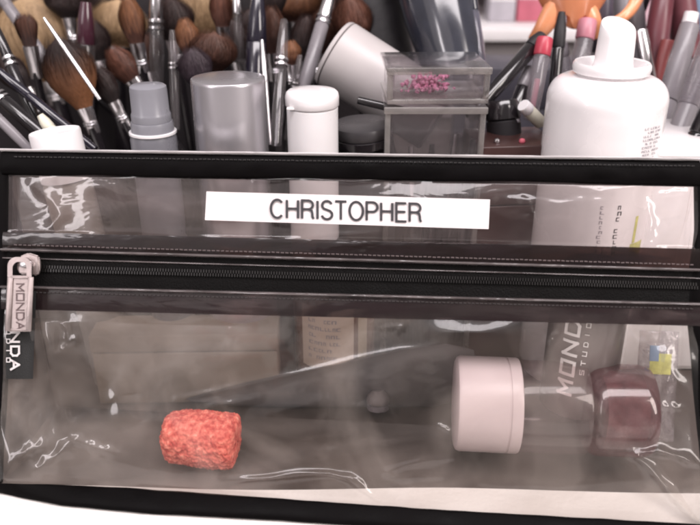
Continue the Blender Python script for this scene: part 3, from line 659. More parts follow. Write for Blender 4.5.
# white tray edge at right behind the bag
bm = bmesh.new()
e = empty('white_tray', (.150, .085, 0), 'white tray with its corner showing at the right behind the can', 'tray')
zt = W(680, 143, .075).z
box_obj('tray_base', (0, 0, .0025), (.085, .055, .004), M_white, e); box_obj('tray_wall', (0, -.0275, zt / 2 + .001), (.085, .0022, zt - .003), M_white, e); box_obj('tray_wall', (0, .0275, zt / 2), (.085, .0022, zt - .006), M_white, e)
box_obj('tray_rim', (0, .0, zt), (.087, .058, .0016), M_whitegloss, e)
del bm

# ------------------------------------------------------------------ items seen through the lower window
# cream-labelled brown bottle behind the bag
M_amber = pm('brown_bottle', (.16, .085, .06), .25, var=.2, coat=.4)
Y = .036; p = W(325, 345, Y); s = mpp(p)
e = empty('labelled_bottle', (p.x + .004, Y + .012, .0005), 'squat brown bottle with a cream printed label behind the bag centre', 'bottle')
rb2 = .0175; lathe('bottle_body', [(rb2 * .95, 0), (rb2, .002), (rb2, .050), (rb2 * .8, .056), (rb2 * .45, .058)], M_amber, e)
lathe('cap', [(rb2 * .5, .0585), (rb2 * .5, .068), (rb2 * .45, .069), (0, .069)], M_black, e)
wrap_patch(e, 'paper_label', rb2 * 1.006, R(-140), R(-62), .017, .047, pm('cream_label', (.62, .52, .44), .6, var=.05), 16)
wrap_marks(e, 'label_text', rb2 * 1.014, R(-128), R(-84), [.022 + .0035 * k for k in range(7)], M_print, h=.0016, seed=3)
wrap_patch(e, 'label_stripe', rb2 * 1.006, R(-55), R(-38), .020, .046, pm('cream_label2', (.5, .42, .32), .6), 6)
# beige compact box, left
item_box('beige_box', -.070, .040, .0005, .078, .018, .034, pm('beige_card', (.27, .225, .18), .7, var=.1, scale=30), 'long beige box lying behind the bag at the left', 'box', 1.5, pm('beige_card_lid', (.27, .225, .18), .7, var=.1))
# pale blue tube lying behind
def pouch():
    Yp = .030; pts = [(186, 399), (240, 385), (330, 366), (410, 350), (450, 345), (474, 350), (478, 392), (440, 404), (330, 405), (230, 404)]
    c = W(330, 385, Yp); e = empty('grey_pouch', c, 'soft blue grey pouch slumped behind the bag, its top edge slanting', 'pouch')
    bm = bmesh.new(); P_ = [W(x, y, Yp) for x, y in pts]; rings = []
    cen = sum(P_, Vector()) / len(P_)
    for k in range(9):
        a = math.pi * k / 8; rr_ = .15 + .85 * math.sin(a) ** .6; yo = -.006 * math.cos(a)
        rings.append([bm.verts.new((cen + (p - cen) * rr_ + Vector((0, yo, 0))) - c) for p in P_])
    for A_, B_ in zip(rings[:-1], rings[1:]):
        for i in range(len(P_)): bm.faces.new((A_[i], A_[(i + 1) % len(P_)], B_[(i + 1) % len(P_)], B_[i]))
    bm.faces.new(rings[0]); bm.faces.new(rings[-1][::-1])
    bm_obj('pouch_body', bm, pm('bluegrey_cloth', (.12, .115, .12), .6, var=.12, bump=.3), e, True, 60)
pouch()
stick('white_stopper', W(378, 409, .022), W(378, 390, .024), [('stopper_foot', 0, .3, [11, 11], M_greytube), ('stopper_dome', .32, 1, [11.5, 11.5, 10, 6], pm('stopper_grey', (.24, .22, .22), .5))], 'little white domed cap in the middle of the lower window', 'cap')

# tube with lettering inside the bag, behind the jar
def stroke_text(strokes_fn): pass
GL = {
 'M': [[(0, 0), (0, 1), (.5, .35), (1, 1), (1, 0)]],
 'O': [[(0, 0), (1, 0), (1, 1), (0, 1), (0, 0)]],
 'N': [[(0, 0), (0, 1), (1, 0), (1, 1)]],
 'D': [[(0, 0), (.75, 0), (1, .25), (1, .75), (.75, 1), (0, 1), (0, 0)]],
 'A': [[(0, 0), (.5, 1), (1, 0)], [(.2, .35), (.8, .35)]],
 'S': [[(1, 1), (0, 1), (0, .5), (1, .5), (1, 0), (0, 0)]],
 'T': [[(0, 1), (1, 1)], [(.5, 1), (.5, 0)]],
 'U': [[(0, 1), (0, 0), (1, 0), (1, 1)]],
 'I': [[(.5, 0), (.5, 1)]],
 'B': [[(0, 0), (.9, 0), (1, .25), (.8, .5), (0, .5)], [(.8, .5), (.95, .75), (.8, 1), (0, 1), (0, 0)]],
 'E': [[(1, 0), (0, 0), (0, 1), (1, 1)], [(0, .5), (.8, .5)]],
 'L': [[(0, 1), (0, 0), (1, 0)]],
 'G': [[(1, 1), (0, 1), (0, 0), (1, 0), (1, .5), (.6, .5)]],
}
def stroke_word(name, word, h, wl, gap, sw, mapper, mat, parent, lift=.0001, th=.0003):
    """each letter a small raised mesh; mapper(u, v, lift) -> local point (u along the word, v up the letters)"""
    u0 = 0; out = []
    for ch in word:
        vs, fs = [], []
        for st in GL[ch]:
            pts = [Vector((u0 + a * wl, b * h)) for a, b in st]
            for i in range(len(pts) - 1):
                a, b = pts[i], pts[i + 1]; d = (b - a).normalized(); nn = Vector((-d.y, d.x)) * sw / 2; ex = d * sw * .5 
                c = [a - ex - nn, b + ex - nn, b + ex + nn, a - ex + nn]
                eps = .000012 * (i + 1); ns = 6
                for m_ in range(ns):
                    q0, q1 = m_ / ns, (m_ + 1) / ns
                    cc = [c[0].lerp(c[1], q0), c[0].lerp(c[1], q1), c[3].lerp(c[2], q1), c[3].lerp(c[2], q0)]; k = len(vs)
                    for lf in (lift, lift + th + eps):
                        for q in cc: vs.append(mapper(q.x, q.y, lf))
                    fs += [(k + 4, k + 5, k + 6, k + 7), (k, k + 1, k + 5, k + 4), (k + 2, k + 3, k + 7, k + 6)]
                    if m_ == 0: fs.append((k + 3, k, k + 4, k + 7))
                    if m_ == ns - 1: fs.append((k + 1, k + 2, k + 6, k + 5))
        o = mesh_obj(name, vs, fs, mat, parent, False); out.append(o)
        u0 += wl + gap
    return out

Yb = .008
A = W(572, 424, Yb); A.z = .0175; B0 = W(596, 262, Yb + .004)
B = A + (B0 - A).normalized() * .059
e = empty('lettered_tube', label='grey brown tube with white capital lettering standing tilted in the bag behind the jar', cat='tube', mat4=align(A, B))
rt = .0142; LnT = (B - A).length
M_tube = pm('taupe_tube', (.20, .175, .17), .32, var=.06, coat=.3)
lathe('tube_body', [(rt * .96, 0), (rt * 1.0, .0008), (rt, LnT * .72), (rt * .9, LnT * .74)], M_tube, e, n=64)
lathe('cap', [(rt * .82, LnT * .742), (rt * .82, LnT * .98), (rt * .78, LnT), (0, LnT)], M_black, e, n=48)
Mi = e.matrix_world.inverted() if False else align(A, B).inverted()
toc = (Mi @ CAM); a_cam = math.atan2(toc.y, toc.x)
def tube_map(rad, a0, z0):
    return lambda u, v, lf: Vector(((rad + lf) * math.cos(a0 - v / rad), (rad + lf) * math.sin(a0 - v / rad), z0 + u))
# word runs up the tube, letter tops to the left
def word_on_tube(word, h, wl, gap, sw, da, z0, mat, nm):
    f0 = lambda u, v, lf: Vector(((rt + lf) * math.cos(a_cam + da - v / rt), (rt + lf) * math.sin(a_cam + da - v / rt), z0 + u))
    return stroke_word(nm, word, h, wl, gap, sw, f0, mat, e)
M_wprint = pm('white_print', (.90, .89, .89), .4, var=.02)
word_on_tube('MONDA', .0048, .0053, .0030, .00108, -.16, .0105, M_wprint, 'letter')
word_on_tube('STUDIO', .0014, .0017, .0022, .0003, +.10, .020, M_wprint, 'letter')

# jar lying inside the bag
jc = Vector((W(552, 409, -.006).x, -.0045, .0245)); ax = (BAG_M.to_3x3() @ Vector((1, 0, 0))); ax.z = 0; ax.normalize()
sj = mpp(jc); rj = 47.5 * sj; half = 96 * sj
A = jc - ax * half; B = jc + ax * half
A.z = B.z = rj + .0060
e = empty('powder_jar', label='round clear jar with pale pink cap lying on its side in the bag', cat='jar', mat4=align(A, B))
Lj = (B - A).length
M_pinkcap = pm('pale_pink_cap', (.52, .44, .445), .38, var=.04, scale=50, sss=.05)
M_rose = clear('rose_jar_film', (.70, .50, .52), .30, .14, vcol=(.38, .24, .25), rough=.05, vscale=60, ior=1.6)
M_jarclear = clear('jar_clear', (.88, .82, .82), .17, .08, vcol=(.46, .36, .37), rough=.05)
cl = Lj * 62 / 192
lathe('cap', [(0, 0), (rj * .9, 0), (rj * .97, .0006), (rj, .0018), (rj, cl * .80), (rj * .985, cl * .805), (rj * .985, cl * .825), (rj, cl * .83), (rj, cl - .0006), (rj * .985, cl)], M_pinkcap, e, n=96)
lathe('jar_body', [(rj * .955, cl + .0002), (rj * .965, cl + .001), (rj * .965, Lj * .655), (rj * .955, Lj * .655 + .0004)], M_jarclear, e, n=72)
lathe('rose_filling', [(rj * .62, Lj * .665), (rj * .74, Lj * .668), (rj * .84, Lj * .675), (rj * .91, Lj * .69), (rj * .95, Lj * .71), (rj * .965, Lj * .74), (rj * .965, Lj * .93), (rj * .945, Lj * .96), (rj * .90, Lj * .985), (rj * .75, Lj), (0, Lj)], M_rose, e, n=72)
lathe('powder_cake', [(0, Lj * .74), (rj * .82, Lj * .74), (rj * .86, Lj * .78), (rj * .84, Lj * .94), (0, Lj * .95)], pm('rose_powder', (.17, .115, .115), .9, var=.45, scale=160, bump=1, bscale=300), e, n=40, wob=.08)
Mi = align(A, B).inverted(); toc = Mi @ CAM; a_j = math.atan2(toc.y, toc.x)

# clear little sachet at right
def sachet():
    c = W(668, 372, -.0045); M = clear('crinkled_film', (.93, .92, .93), .30, .18, vcol=(.62, .58, .60), rough=.05, bump=.8, bscale=150, vscale=60)
    e = empty('plastic_sachet', (c.x, c.y, .008), 'crinkled clear plastic sachet at the right end of the bag', 'sachet', rot=(R(-22), 0, R(-5)))
    vs, fs = [], []; nx, nz = 40, 44; w_, h_ = .015, .043
    for sd in (1, -1):
        for j in range(nz + 1):
            for i in range(nx + 1):
                u, v = i / nx * 2 - 1, j / nz * 2 - 1; b = .0035 * (1 - u ** 4) * (1 - v ** 4)
                n_ = .0012 * noise.noise(Vector((u * 3, v * 4, sd * 5))) * (1 - u ** 6) * (1 - v ** 6)
                vs.append((u * w_ / 2 * (1 + .05 * noise.noise(Vector((v * 3, 1, 1)))), sd * b + n_, (v + 1) * h_ / 2))
    n0 = (nx + 1) * (nz + 1)
    for s_ in (0, 1):
        for j in range(nz):
            for i in range(nx):
                a = s_ * n0 + j * (nx + 1) + i; fs.append((a, a + 1, a + nx + 2, a + nx + 1) if s_ else (a + nx + 1, a + nx + 2, a + 1, a))
    mesh_obj('film', vs, fs, M, e, True)
    box_obj('printed_patch', (-.0005, -.0046, .031), (.008, .0003, .008), M_yellow, e, bev=.0001)
    box_obj('printed_patch', (-.0030, -.0048, .035), (.0035, .0003, .006), M_blue, e, bev=.0001)
sachet()

# ------------------------------------------------------------------ red sponge
def sponge():
    c = W(201, 443, -.0125); s = mpp(c); r = 26.5 * s; hw = 38 * s
    e = empty('red_sponge', (c.x, -.0125, .0056), 'rough coral red sponge barrel lying at the bottom left in the bag', 'sponge', rot=(0, R(2), R(-5)))
    nu, nk = 150, 190; vs, fs = [], []
    for i in range(nu + 1):
        t = i / nu * 2 - 1
        e_ = (1 - abs(t) ** 7) ** (1 / 3.2) if abs(t) < 1 else 0
        if t > 0: e_ = (1 - abs(t) ** 14) ** (1 / 3.5) if t < 1 else 0
        taper = 1.0 - .07 * (t < 0) * abs(t) ** 2 - .02
        for k in range(nk):
            a = 2 * math.pi * k / nk
            ca, sa = math.cos(a), math.sin(a); q = (abs(ca) ** 2.6 + abs(sa) ** 2.6) ** (-1 / 2.6)
            P0 = Vector((t * hw, q * r * e_ * taper * ca * .95, q * r * e_ * taper * sa))
            nv = Vector((t ** 5 * 1.0, ca, sa)).normalized()
            d = .00055 * noise.noise(P0 * 330) + .00042 * noise.noise(P0 * 1150 + Vector((3, 1, 2))) + .0009 * noise.noise(P0 * 110)
            cell = noise.voronoi(P0 * 900)[0]; d += .0003 * (cell[1] - cell[0]) - .0001
            vs.append(P0 + nv * d + Vector((0, 0, r)))
    for i in range(nu):
        for k in range(nk): fs.append((i * nk + k, i * nk + (k + 1) % nk, (i + 1) * nk + (k + 1) % nk, (i + 1) * nk + k))
    m = bpy.data.materials.new('coral_sponge'); m.use_nodes = True; nt = m.node_tree; b = nt.nodes['Principled BSDF']; b.inputs['Roughness'].default_value = .85
    tc = nt.nodes.new('ShaderNodeTexCoord'); nz_ = nt.nodes.new('ShaderNodeTexNoise'); nz_.inputs['Scale'].default_value = 500; nz_.inputs['Detail'].default_value = 6
    nt.links.new(tc.outputs['Object'], nz_.inputs[0]); cr = nt.nodes.new('ShaderNodeValToRGB')
    cr.color_ramp.elements[0].position = .36; cr.color_ramp.elements[0].color = (.42, .055, .045, 1); cr.color_ramp.elements[1].position = .62; cr.color_ramp.elements[1].color = (.70, .19, .14, 1)
    q = cr.color_ramp.elements.new(.74); q.color = (.80, .36, .28, 1)
    nt.links.new(nz_.outputs[0], cr.inputs[0]); nt.links.new(cr.outputs[0], b.inputs['Base Color'])
    bp = nt.nodes.new('ShaderNodeBump'); bp.inputs['Strength'].default_value = .8; bp.inputs['Distance'].default_value = .0006
    nt.links.new(nz_.outputs[0], bp.inputs['Height']); nt.links.new(bp.outputs[0], b.inputs['Normal'])
    mesh_obj('sponge_body', vs, fs, m, e, True)
    # loose fibres
    rnd = random.Random(2); v2, f2 = [], []
    for k in range(520):
        v = vs[rnd.randrange(len(vs))]; dr = Vector((0, v[1], v[2] - r)).normalized(); tg = Vector((rnd.gauss(0, 1), rnd.gauss(0, 1), rnd.gauss(0, 1))).normalized()
        a = Vector(v); b_ = a + dr * .0004 + tg * rnd.uniform(.0004, .0011); c_ = a + tg.cross(dr) * .0001; i = len(v2); v2 += [a, c_, b_]; f2.append((i, i + 1, i + 2))
    o = mesh_obj('fibres', v2, f2, m, e, False); o['kind'] = 'stuff'
sponge()

# ------------------------------------------------------------------ THE BAG
bag = empty('clear_cosmetic_bag', label='clear plastic cosmetic bag with black piping and zip, leaning back on the towel', cat='bag', mat4=BAG_M)
def lin(y0, y1): return lambda x: y0 + (y1 - y0) * x / 700.0
def lerp_pts(pts):
    def f(x):
        if x <= pts[0][0]: (a, b), (c, d) = pts[0], pts[1]
        elif x >= pts[-1][0]: (a, b), (c, d) = pts[-2], pts[-1]
        else:
            for (a, b), (c, d) in zip(pts[:-1], pts[1:]):
                if a <= x <= c: break
        return b + (d - b) * (x - a) / (c - a)
    return f
XL = lambda y: 6 - 8 * (y - 150) / 340.0          # left sheet edge (px)
XR = lambda y: 697 + 8 * (y - 159) / 370.0
RIDGES = [ # polyline px, amplitude mm, sigma px
 ([(225, 479), (250, 476), (275, 475), (300, 472), (330, 472), (350, 477), (362, 487), (378, 499)], .80, 2.6),
 ([(345, 473), (356, 476), (368, 487)], .4, 1.8),
 ([(452, 457), (428, 459), (404, 464), (388, 471), (398, 477), (440, 476)], .5, 2.6),
 ([(398, 489), (440, 486), (470, 488)], .35, 2.4),
 ([(628, 450), (645, 465), (664, 486), (688, 512)], .9, 2.8),
 ([(630, 452), (655, 449), (680, 456), (704, 468)], .9, 2.8),
 ([(180, 398), (240, 386), (320, 368), (400, 350), (450, 344)], .35, 3.0),
 ([(64, 312), (71, 330), (73, 342), (64, 352)], .55, 2.2),
 ([(74, 338), (79, 341)], .5, 2.4),
 ([(436, 423), (450, 431)], .5, 1.8),
 ([(50, 300), (54, 340), (60, 380), (66, 420), (74, 436)], .6, 6),
 ([(74, 437), (96, 446), (120, 452)], .6, 2.8), ([(76, 440), (50, 462), (30, 474)], .6, 4.5), ([(12, 462), (30, 450), (50, 444)], .5, 4),
 ([(100, 455), (150, 468), (200, 474)], .4, 6),
 ([(560, 318), (548, 336), (544, 346)], .5, 2.6), ([(620, 330), (640, 345), (680, 360)], .5, 5), ([(655, 405), (682, 408)], .5, 2.5), ([(680, 320), (660, 360), (690, 400)], .6, 5),
 ([(380, 328), (402, 326), (396, 332)], .35, 2.0), ([(270, 410), (330, 402), (380, 412), (440, 404)], .35, 5), ([(205, 406), (260, 398)], .3, 3),
 ([(100, 330), (170, 322), (240, 336)], .3, 7), ([(250, 450), (330, 440), (420, 446)], .3, 8), ([(470, 480), (560, 486), (640, 478)], .5, 5), ([(140, 425), (120, 395), (135, 350)], .35, 8),
 # upper window
 ([(255, 180), (300, 177), (350, 181), (400, 178), (432, 180)], .7, 1.6),
 ([(30, 182), (52, 200), (60, 214), (44, 232)], .45, 4.5),
 ([(575, 188), (600, 192), (640, 186)], .4, 3), ([(645, 200), (650, 222), (648, 240)], .6, 3), ([(655, 196), (690, 190)], .6, 2.4), ([(60, 184), (110, 188), (150, 200)], .4, 5),
 ([(500, 200), (560, 206), (625, 199)], .35, 4), ([(220, 232), (300, 238), (380, 233)], .35, 3), ([(518, 195), (530, 215), (524, 236)], .4, 3.5),
]
def panel(name, ytop, ybot, nx, ny, mat, dy=0.0, seed=0, amp=1.0, bulge=.0015, thick=0, ridges=True):
    U, V = np.meshgrid(np.linspace(0, 1, nx + 1), np.linspace(0, 1, ny + 1))
    yt = np.array([[ytop(XL(0) + (690) * u) for u in np.linspace(0, 1, nx + 1)]]); yb = np.array([[ybot(690 * u) for u in np.linspace(0, 1, nx + 1)]])
    PY = yt + (yb - yt) * V
    xl = 6 - 8 * (PY - 150) / 340.0; xr = 697 + 8 * (PY - 159) / 370.0; PX = xl + (xr - xl) * U
    # displacement (towards camera positive), metres
    D = np.zeros_like(PX)
    rng = np.random.RandomState(seed)
    for k in range(16):
        fx, fy = rng.uniform(-.030, .030), rng.uniform(.012, .055); ph = rng.uniform(0, 6.28)
        D += .00026 / (abs(fy) * 22) * np.sin(PX * fx + PY * fy + ph + 1.1 * np.sin(PX * .013 + k))
    for k in range(8):
        D += .000007 * np.sin(PX * rng.uniform(-.16, .16) + PY * rng.uniform(-.16, .16) + rng.uniform(0, 6.28) + 2 * np.sin(PY * .03 + k) + 2 * np.sin(PX * .021 + k * 2))
    D *= amp
    if ridges:
        for pts, a, sg in RIDGES:
            if not any(ytop(p[0]) - 3 < p[1] < ybot(p[0]) + 3 for p in pts): continue
            best = np.full_like(PX, 1e9); tt = np.zeros_like(PX); n_ = len(pts) - 1
            for i in range(n_):
                ax_, ay_ = pts[i]; bx, by = pts[i + 1]; dx, dy2 = bx - ax_, by - ay_; l2 = dx * dx + dy2 * dy2
                t = np.clip(((PX - ax_) * dx + (PY - ay_) * dy2) / l2, 0, 1)
                d = np.hypot(PX - ax_ - t * dx, PY - ay_ - t * dy2); m_ = d < best; best = np.where(m_, d, best); tt = np.where(m_, (i + t) / n_, tt)
            sgv = sg * (1 + .25 * np.sin(tt * 17 + a * 9)); taper = np.sin(np.clip(tt, .03, .97) * math.pi) ** .5
            D += a * (.0021 if sg < 3.5 and a > .65 else .0014) * taper * (1 + .12 * np.sin(tt * 11)) * np.exp(-(best / sgv) ** 2 / 2)
    edge = np.minimum(1, np.minimum(V, 1 - V) * 14) * np.minimum(1, np.minimum(U, 1 - U) * 60)
    D = D * edge + bulge * np.sin(math.pi * V) * np.sin(math.pi * U) ** .5
    o = np.array(BAG_I @ CAM); M3 = np.array(BAG_I.to_3x3())
    d = np.stack([(PX - 350) / F, cP + (262.5 - PY) / F * sP, -sP + (262.5 - PY) / F * cP], -1) @ M3.T
    t = (dy - o[1]) / d[..., 1]; P = o + d * t[..., None]; P[..., 1] -= D
    vs = P.reshape(-1, 3); idx = np.arange((nx + 1) * (ny + 1)).reshape(ny + 1, nx + 1)
    fs = np.stack([idx[:-1, :-1], idx[1:, :-1], idx[1:, 1:], idx[:-1, 1:]], -1).reshape(-1, 4)
    me = bpy.data.meshes.new(name); me.vertices.add(len(vs)); me.vertices.foreach_set('co', vs.ravel())
    me.loops.add(fs.size); me.loops.foreach_set('vertex_index', fs.ravel()); me.polygons.add(len(fs)); me.polygons.foreach_set('loop_start', np.arange(0, fs.size, 4)); me.polygons.foreach_set('loop_total', np.full(len(fs), 4))
    me.update(calc_edges=True); me.polygons.foreach_set('use_smooth', np.ones(len(fs), bool)); me.materials.append(mat)
    ob = bpy.data.objects.new(name, me); COL.objects.link(ob); ob.parent = bag
    return ob
M_pvc = clear('clear_pvc', (.95, .93, .92), .075, .095, vcol=(.70, .615, .555), rough=.07, bump=.30, bscale=38, vscale=21, ior=1.5)
M_pvcup = clear('clear_pvc_upper', (.88, .83, .83), .045, .06, vcol=(.50, .41, .41), rough=.05, bump=.25, bscale=70, vscale=22, ior=1.5, stretch=(.5, 1, 1.4))
M_back = clear('clear_pvc_back', (.93, .91, .90), .13, .13, vcol=(.62, .53, .46), rough=.08, bump=.4, bscale=40, vscale=14)
M_seamU = clear('seam_dark_film', (.32, .23, .22), .34, .12, vcol=(.030, .016, .015), rough=.06, bump=.25, bscale=120, vscale=30, stretch=(.4, 1, 1.5), stain=.8, stain_col=(.012, .007, .008))
M_seamL = clear('seam_grey_film', (.46, .40, .40), .30, .12, vcol=(.10, .078, .078), rough=.06, bump=.25, bscale=120, vscale=26, stretch=(.35, 1, 1.5), stain=.88, stain_col=(.014, .008, .009))

yA = lin(150, 159.5)                 # top of top binding
yB = lin(175.5, 187)                 # bottom of top binding
yC = lin(232, 249)                   # start of upper seam
yD = lin(248, 268.5)                 # zip upper lip
yE = lin(285, 302.5)                 # zip lower lip
yF = lin(309, 326)                   # end of lower seam
yG = lerp_pts([(-6, 487), (60, 487), (140, 491), (280, 501), (420, 511), (560, 519), (706, 527)])    # top of bottom binding
panel('upper_window', lambda x: yB(x) - 4, lambda x: yC(x) + 2, 560, 70, M_pvcup, seed=3, bulge=.0008)
panel('lower_window', lambda x: yF(x) - 2, lambda x: yG(x) + 4, 620, 210, M_pvc, seed=5, bulge=.0030)

def strip(name, yt, yb, dy, th, mat, parent=bag, nx=160, ny=6, xa=None, xb=None, round_=.0, wob=.00012, seed=0, kind=None, xoff=0):
    """a band across the bag between two pixel curves, with thickness th standing out from plane dy"""
    vs, fs = [], []
    for side in (0, 1):
        for j in range(ny + 1):
            for i in range(nx + 1):
                v = j / ny; x = 0 + 700 * i / nx; y = yt(x) + (yb(x) - yt(x)) * v
                a = (XL(y) if xa is None else xa); b = (XR(y) if xb is None else xb); x = a + (b - a) * i / nx
                y = yt(x) + (yb(x) - yt(x)) * v
                p = L(x, y, dy)
                if side == 1:
                    h = th * (1 - round_ + round_ * math.sqrt(max(0, 1 - (2 * v - 1) ** 2)))
                    h += wob * noise.noise(Vector((x * .05 + seed, v * 1.5, seed))) 
                    p.y -= h
                vs.append(p)
    n = (nx + 1) * (ny + 1)
    for j in range(ny):
        for i in range(nx):
            a = j * (nx + 1) + i; fs.append((a + n + nx + 1, a + n + nx + 2, a + n + 1, a + n)); fs.append((a, a + 1, a + nx + 2, a + nx + 1))
    for i in range(nx):
        a = i; fs.append((a + n, a + n + 1, a + 1, a)); a = ny * (nx + 1) + i; fs.append((a, a + 1, a + 1 + n, a + n))
    for j in range(ny):
        a = j * (nx + 1); fs.append((a, a + nx + 1, a + nx + 1 + n, a + n)); a += nx; fs.append((a + n, a + n + nx + 1, a + nx + 1, a))
    o = mesh_obj(name, vs, fs, mat, parent, True, 45)
    if kind: o['kind'] = kind
    return o
M_lip_highlight = pm('vinyl_lip_highlight', (.10, .085, .085), .2, var=.4, scale=90, bump=.3, bscale=500, coat=.6)  # black lips lightened: their highlight lines are put into the colour
# top binding wraps over the rim
strip('top_binding', lambda x: yA(x) + 2, yB, .0018, .0040, M_black_vinyl, round_=.45, ny=10, wob=.0003)
strip('top_edge_highlight', yA, lambda x: yA(x) + 3.6, .0024, .0052, pm('painted_edge_highlight', (.72, .69, .70), .2, coat=.8, bump=.3, bscale=500), round_=.8, ny=6, wob=.0004, seed=3)  # pale strip: the binding's rim highlight painted as its own colour
strip('seam_strip', yC, yD, .0003, .0010, M_seamU, round_=.3, seed=2)
strip('seam_strip', lambda x: yE(x) + 2, yF, .0003, .0010, M_seamL, round_=.3, seed=4)
strip('zip_tape', lambda x: yD(x) + 1, lambda x: yE(x) + 1, .0012, .0010, M_tape, wob=.0001)
strip('zip_lip', yD, lambda x: yD(x) + 3.4, .0003, .0024, M_lip_highlight, round_=.8, wob=.0004, seed=6)
strip('zip_lip', lambda x: yD(x) + 9, lambda x: yD(x) + 10.6, .0003, .0008, M_lip_highlight, round_=.8, wob=.0002, seed=8)
strip('zip_lip', yE, lambda x: yE(x) + 3.4, .0003, .0024, M_lip_highlight, round_=.8, wob=.0004, seed=7)
# zipper coil
yZ = lambda x: (yD(x) * .42 + yE(x) * .58) - 2
vs, fs = [], []
k = 0; x = 34.0
while x < 697:
    for sgn in (-1, 1):
        xx = x + (1.3 if sgn > 0 else 0); c = L(xx, yZ(xx) + sgn * 1.7, -.0002); wx, wy, hz = .00030, .0004, .0011
        i = len(vs)
        for (a, b, h) in ((-1, 0, -1), (1, 0, -1), (1, 0, 1), (-1, 0, 1), (-.8, 1, -.8), (.8, 1, -.8), (.8, 1, .8), (-.8, 1, .8)):
            vs.append((c.x + a * wx, c.y - b * .0006, c.z + h * hz * .62))
        fs += [(i, i + 1, i + 5, i + 4), (i + 1, i + 2, i + 6, i + 5), (i + 2, i + 3, i + 7, i + 6), (i + 3, i, i + 4, i + 7), (i + 4, i + 5, i + 6, i + 7)]
    x += 2.7
o = mesh_obj('zip_teeth', vs, fs, M_tooth, bag, False); o['kind'] = 'stuff'
# stitches
def stitches(yf, pitch, seed, mat=M_thread, x0=14, x1=694, hw=.00085, r=.00018, dy=-.0012):
    vs, fs = [], []; rnd = random.Random(seed); x = x0
    while x < x1:
        a = L(x, yf(x) + rnd.uniform(-.2, .2), dy); b = L(x + pitch * .68, yf(x + pitch * .68) + rnd.uniform(-.2, .2), dy); d = (b - a)
        up = Vector((0, 0, r)); ot = Vector((0, -r * 1.2, 0)); i = len(vs); m_ = (a + b) / 2
        vs += [a - up, a + up, a + ot * .2, m_ - up, m_ + up, m_ + ot * 1.5, b - up, b + up, b + ot * .2]
        fs += [(i, i + 3, i + 5, i + 2), (i + 2, i + 5, i + 4, i + 1), (i + 3, i + 6, i + 8, i + 5), (i + 5, i + 8, i + 7, i + 4)]
        x += pitch
    o = mesh_obj('stitching', vs, fs, mat, bag, False); o['kind'] = 'stuff'
stitches(lambda x: yD(x) - 3.6, 4.6, 1, pm('pale_thread', (.14, .11, .11), .6)); stitches(lambda x: yE(x) + 6.5, 4.2, 2, pm('dark_thread2', (.035, .03, .03), .6)); stitches(lambda x: yA(x) + 6.5, 4.4, 3, pm('dark_thread3', (.022, .02, .02), .5), dy=-.0026)

# swept binding (bottom, sides)
def binding(name, pts, w_px, th, mat=M_black_vinyl, nseg=14, dy=.0010):
    """pts: pixel polyline of the middle line, w_px widths at each"""
    P = [L(x, y, dy) for x, y in pts]; Q, Wd = [], []
    for i in range(len(P) - 1):
        p0 = P[max(0, i - 1)]; p1 = P[i]; p2 = P[i + 1]; p3 = P[min(len(P) - 1, i + 2)]
        for k in range(10):
            t = k / 10; Q.append(.5 * ((2 * p1) + (p2 - p0) * t + (2 * p0 - 5 * p1 + 4 * p2 - p3) * t * t + (3 * p1 - p0 - 3 * p2 + p3) * t ** 3)); Wd.append(w_px[i] * (1 - t) + w_px[i + 1] * t)
    Q.append(P[-1]); Wd.append(w_px[-1]); vs, fs = [], []; n = nseg * 2
    for i, p in enumerate(Q):
        d = (Q[min(i + 1, len(Q) - 1)] - Q[max(i - 1, 0)]).normalized(); X = Vector((d.z, 0, -d.x)).normalized(); hw = Wd[i] * .00036 / 2
        hw *= 1 + .05 * noise.noise(Vector((i * .13, 2, 1)))
        for k in range(n):
            a = 2 * math.pi * k / n; c_, s_ = math.cos(a), math.sin(a)
            vs.append(p + X * hw * (abs(c_) ** .7) * (1 if c_ > 0 else -1) + Vector((0, -1, 0)) * th * .5 * (abs(s_) ** .8) * (1 if s_ > 0 else -1) + Vector((0, .0002 * noise.noise(Vector((i * .3, 0, 3))), 0)))
    for i in range(len(Q) - 1):
        for k in range(n): fs.append((i * n + k, i * n + (k + 1) % n, (i + 1) * n + (k + 1) % n, (i + 1) * n + k))
    fs.append(tuple(range(n))); fs.append(tuple((len(Q) - 1) * n + k for k in range(n))[::-1])
    return mesh_obj(name, vs, fs, mat, bag, True, 60)
def bottom_binding():
    yb = lerp_pts([(-8, 489), (20, 496), (60, 504), (140, 512), (280, 519.5), (420, 529), (560, 538), (708, 547)])
    vs, fs = [], []; nx, n = 200, 20
    for i in range(nx + 1):
        x = -6 + 712 * i / nx; A = floorpt(x, yG(x) - 1.5, .0066); B = floorpt(x, yb(x), .0036)
        c = (A + B) / 2; hv = (A - B) / 2; up = Vector((0, .25, .97)) * .0014
        c = c + Vector((0, 0, .0003 * noise.noise(Vector((i * .12, 0, 5)))))
        for k in range(n):
            a = 2 * math.pi * k / n; ca, sa = math.cos(a), math.sin(a)
            vs.append(BAG_I @ (c + hv * (1 if ca > 0 else -1) * abs(ca) ** .7 + up * (1 if sa > 0 else -1) * abs(sa) ** .8))
    for i in range(nx):
        for k in range(n): fs.append((i * n + k, i * n + (k + 1) % n, (i + 1) * n + (k + 1) % n, (i + 1) * n + k))
    fs.append(tuple(range(n))); fs.append(tuple(nx * n + k for k in range(n))[::-1])
    mesh_obj('bottom_binding', vs, fs, M_black_vinyl, bag, True, 60)
bottom_binding()
binding('side_binding', [(3, 160), (2, 230), (1, 300), (-1, 400), (-3, 440), (-4, 488)], [20, 20, 19, 16, 14, 12], .0040, dy=.0016)
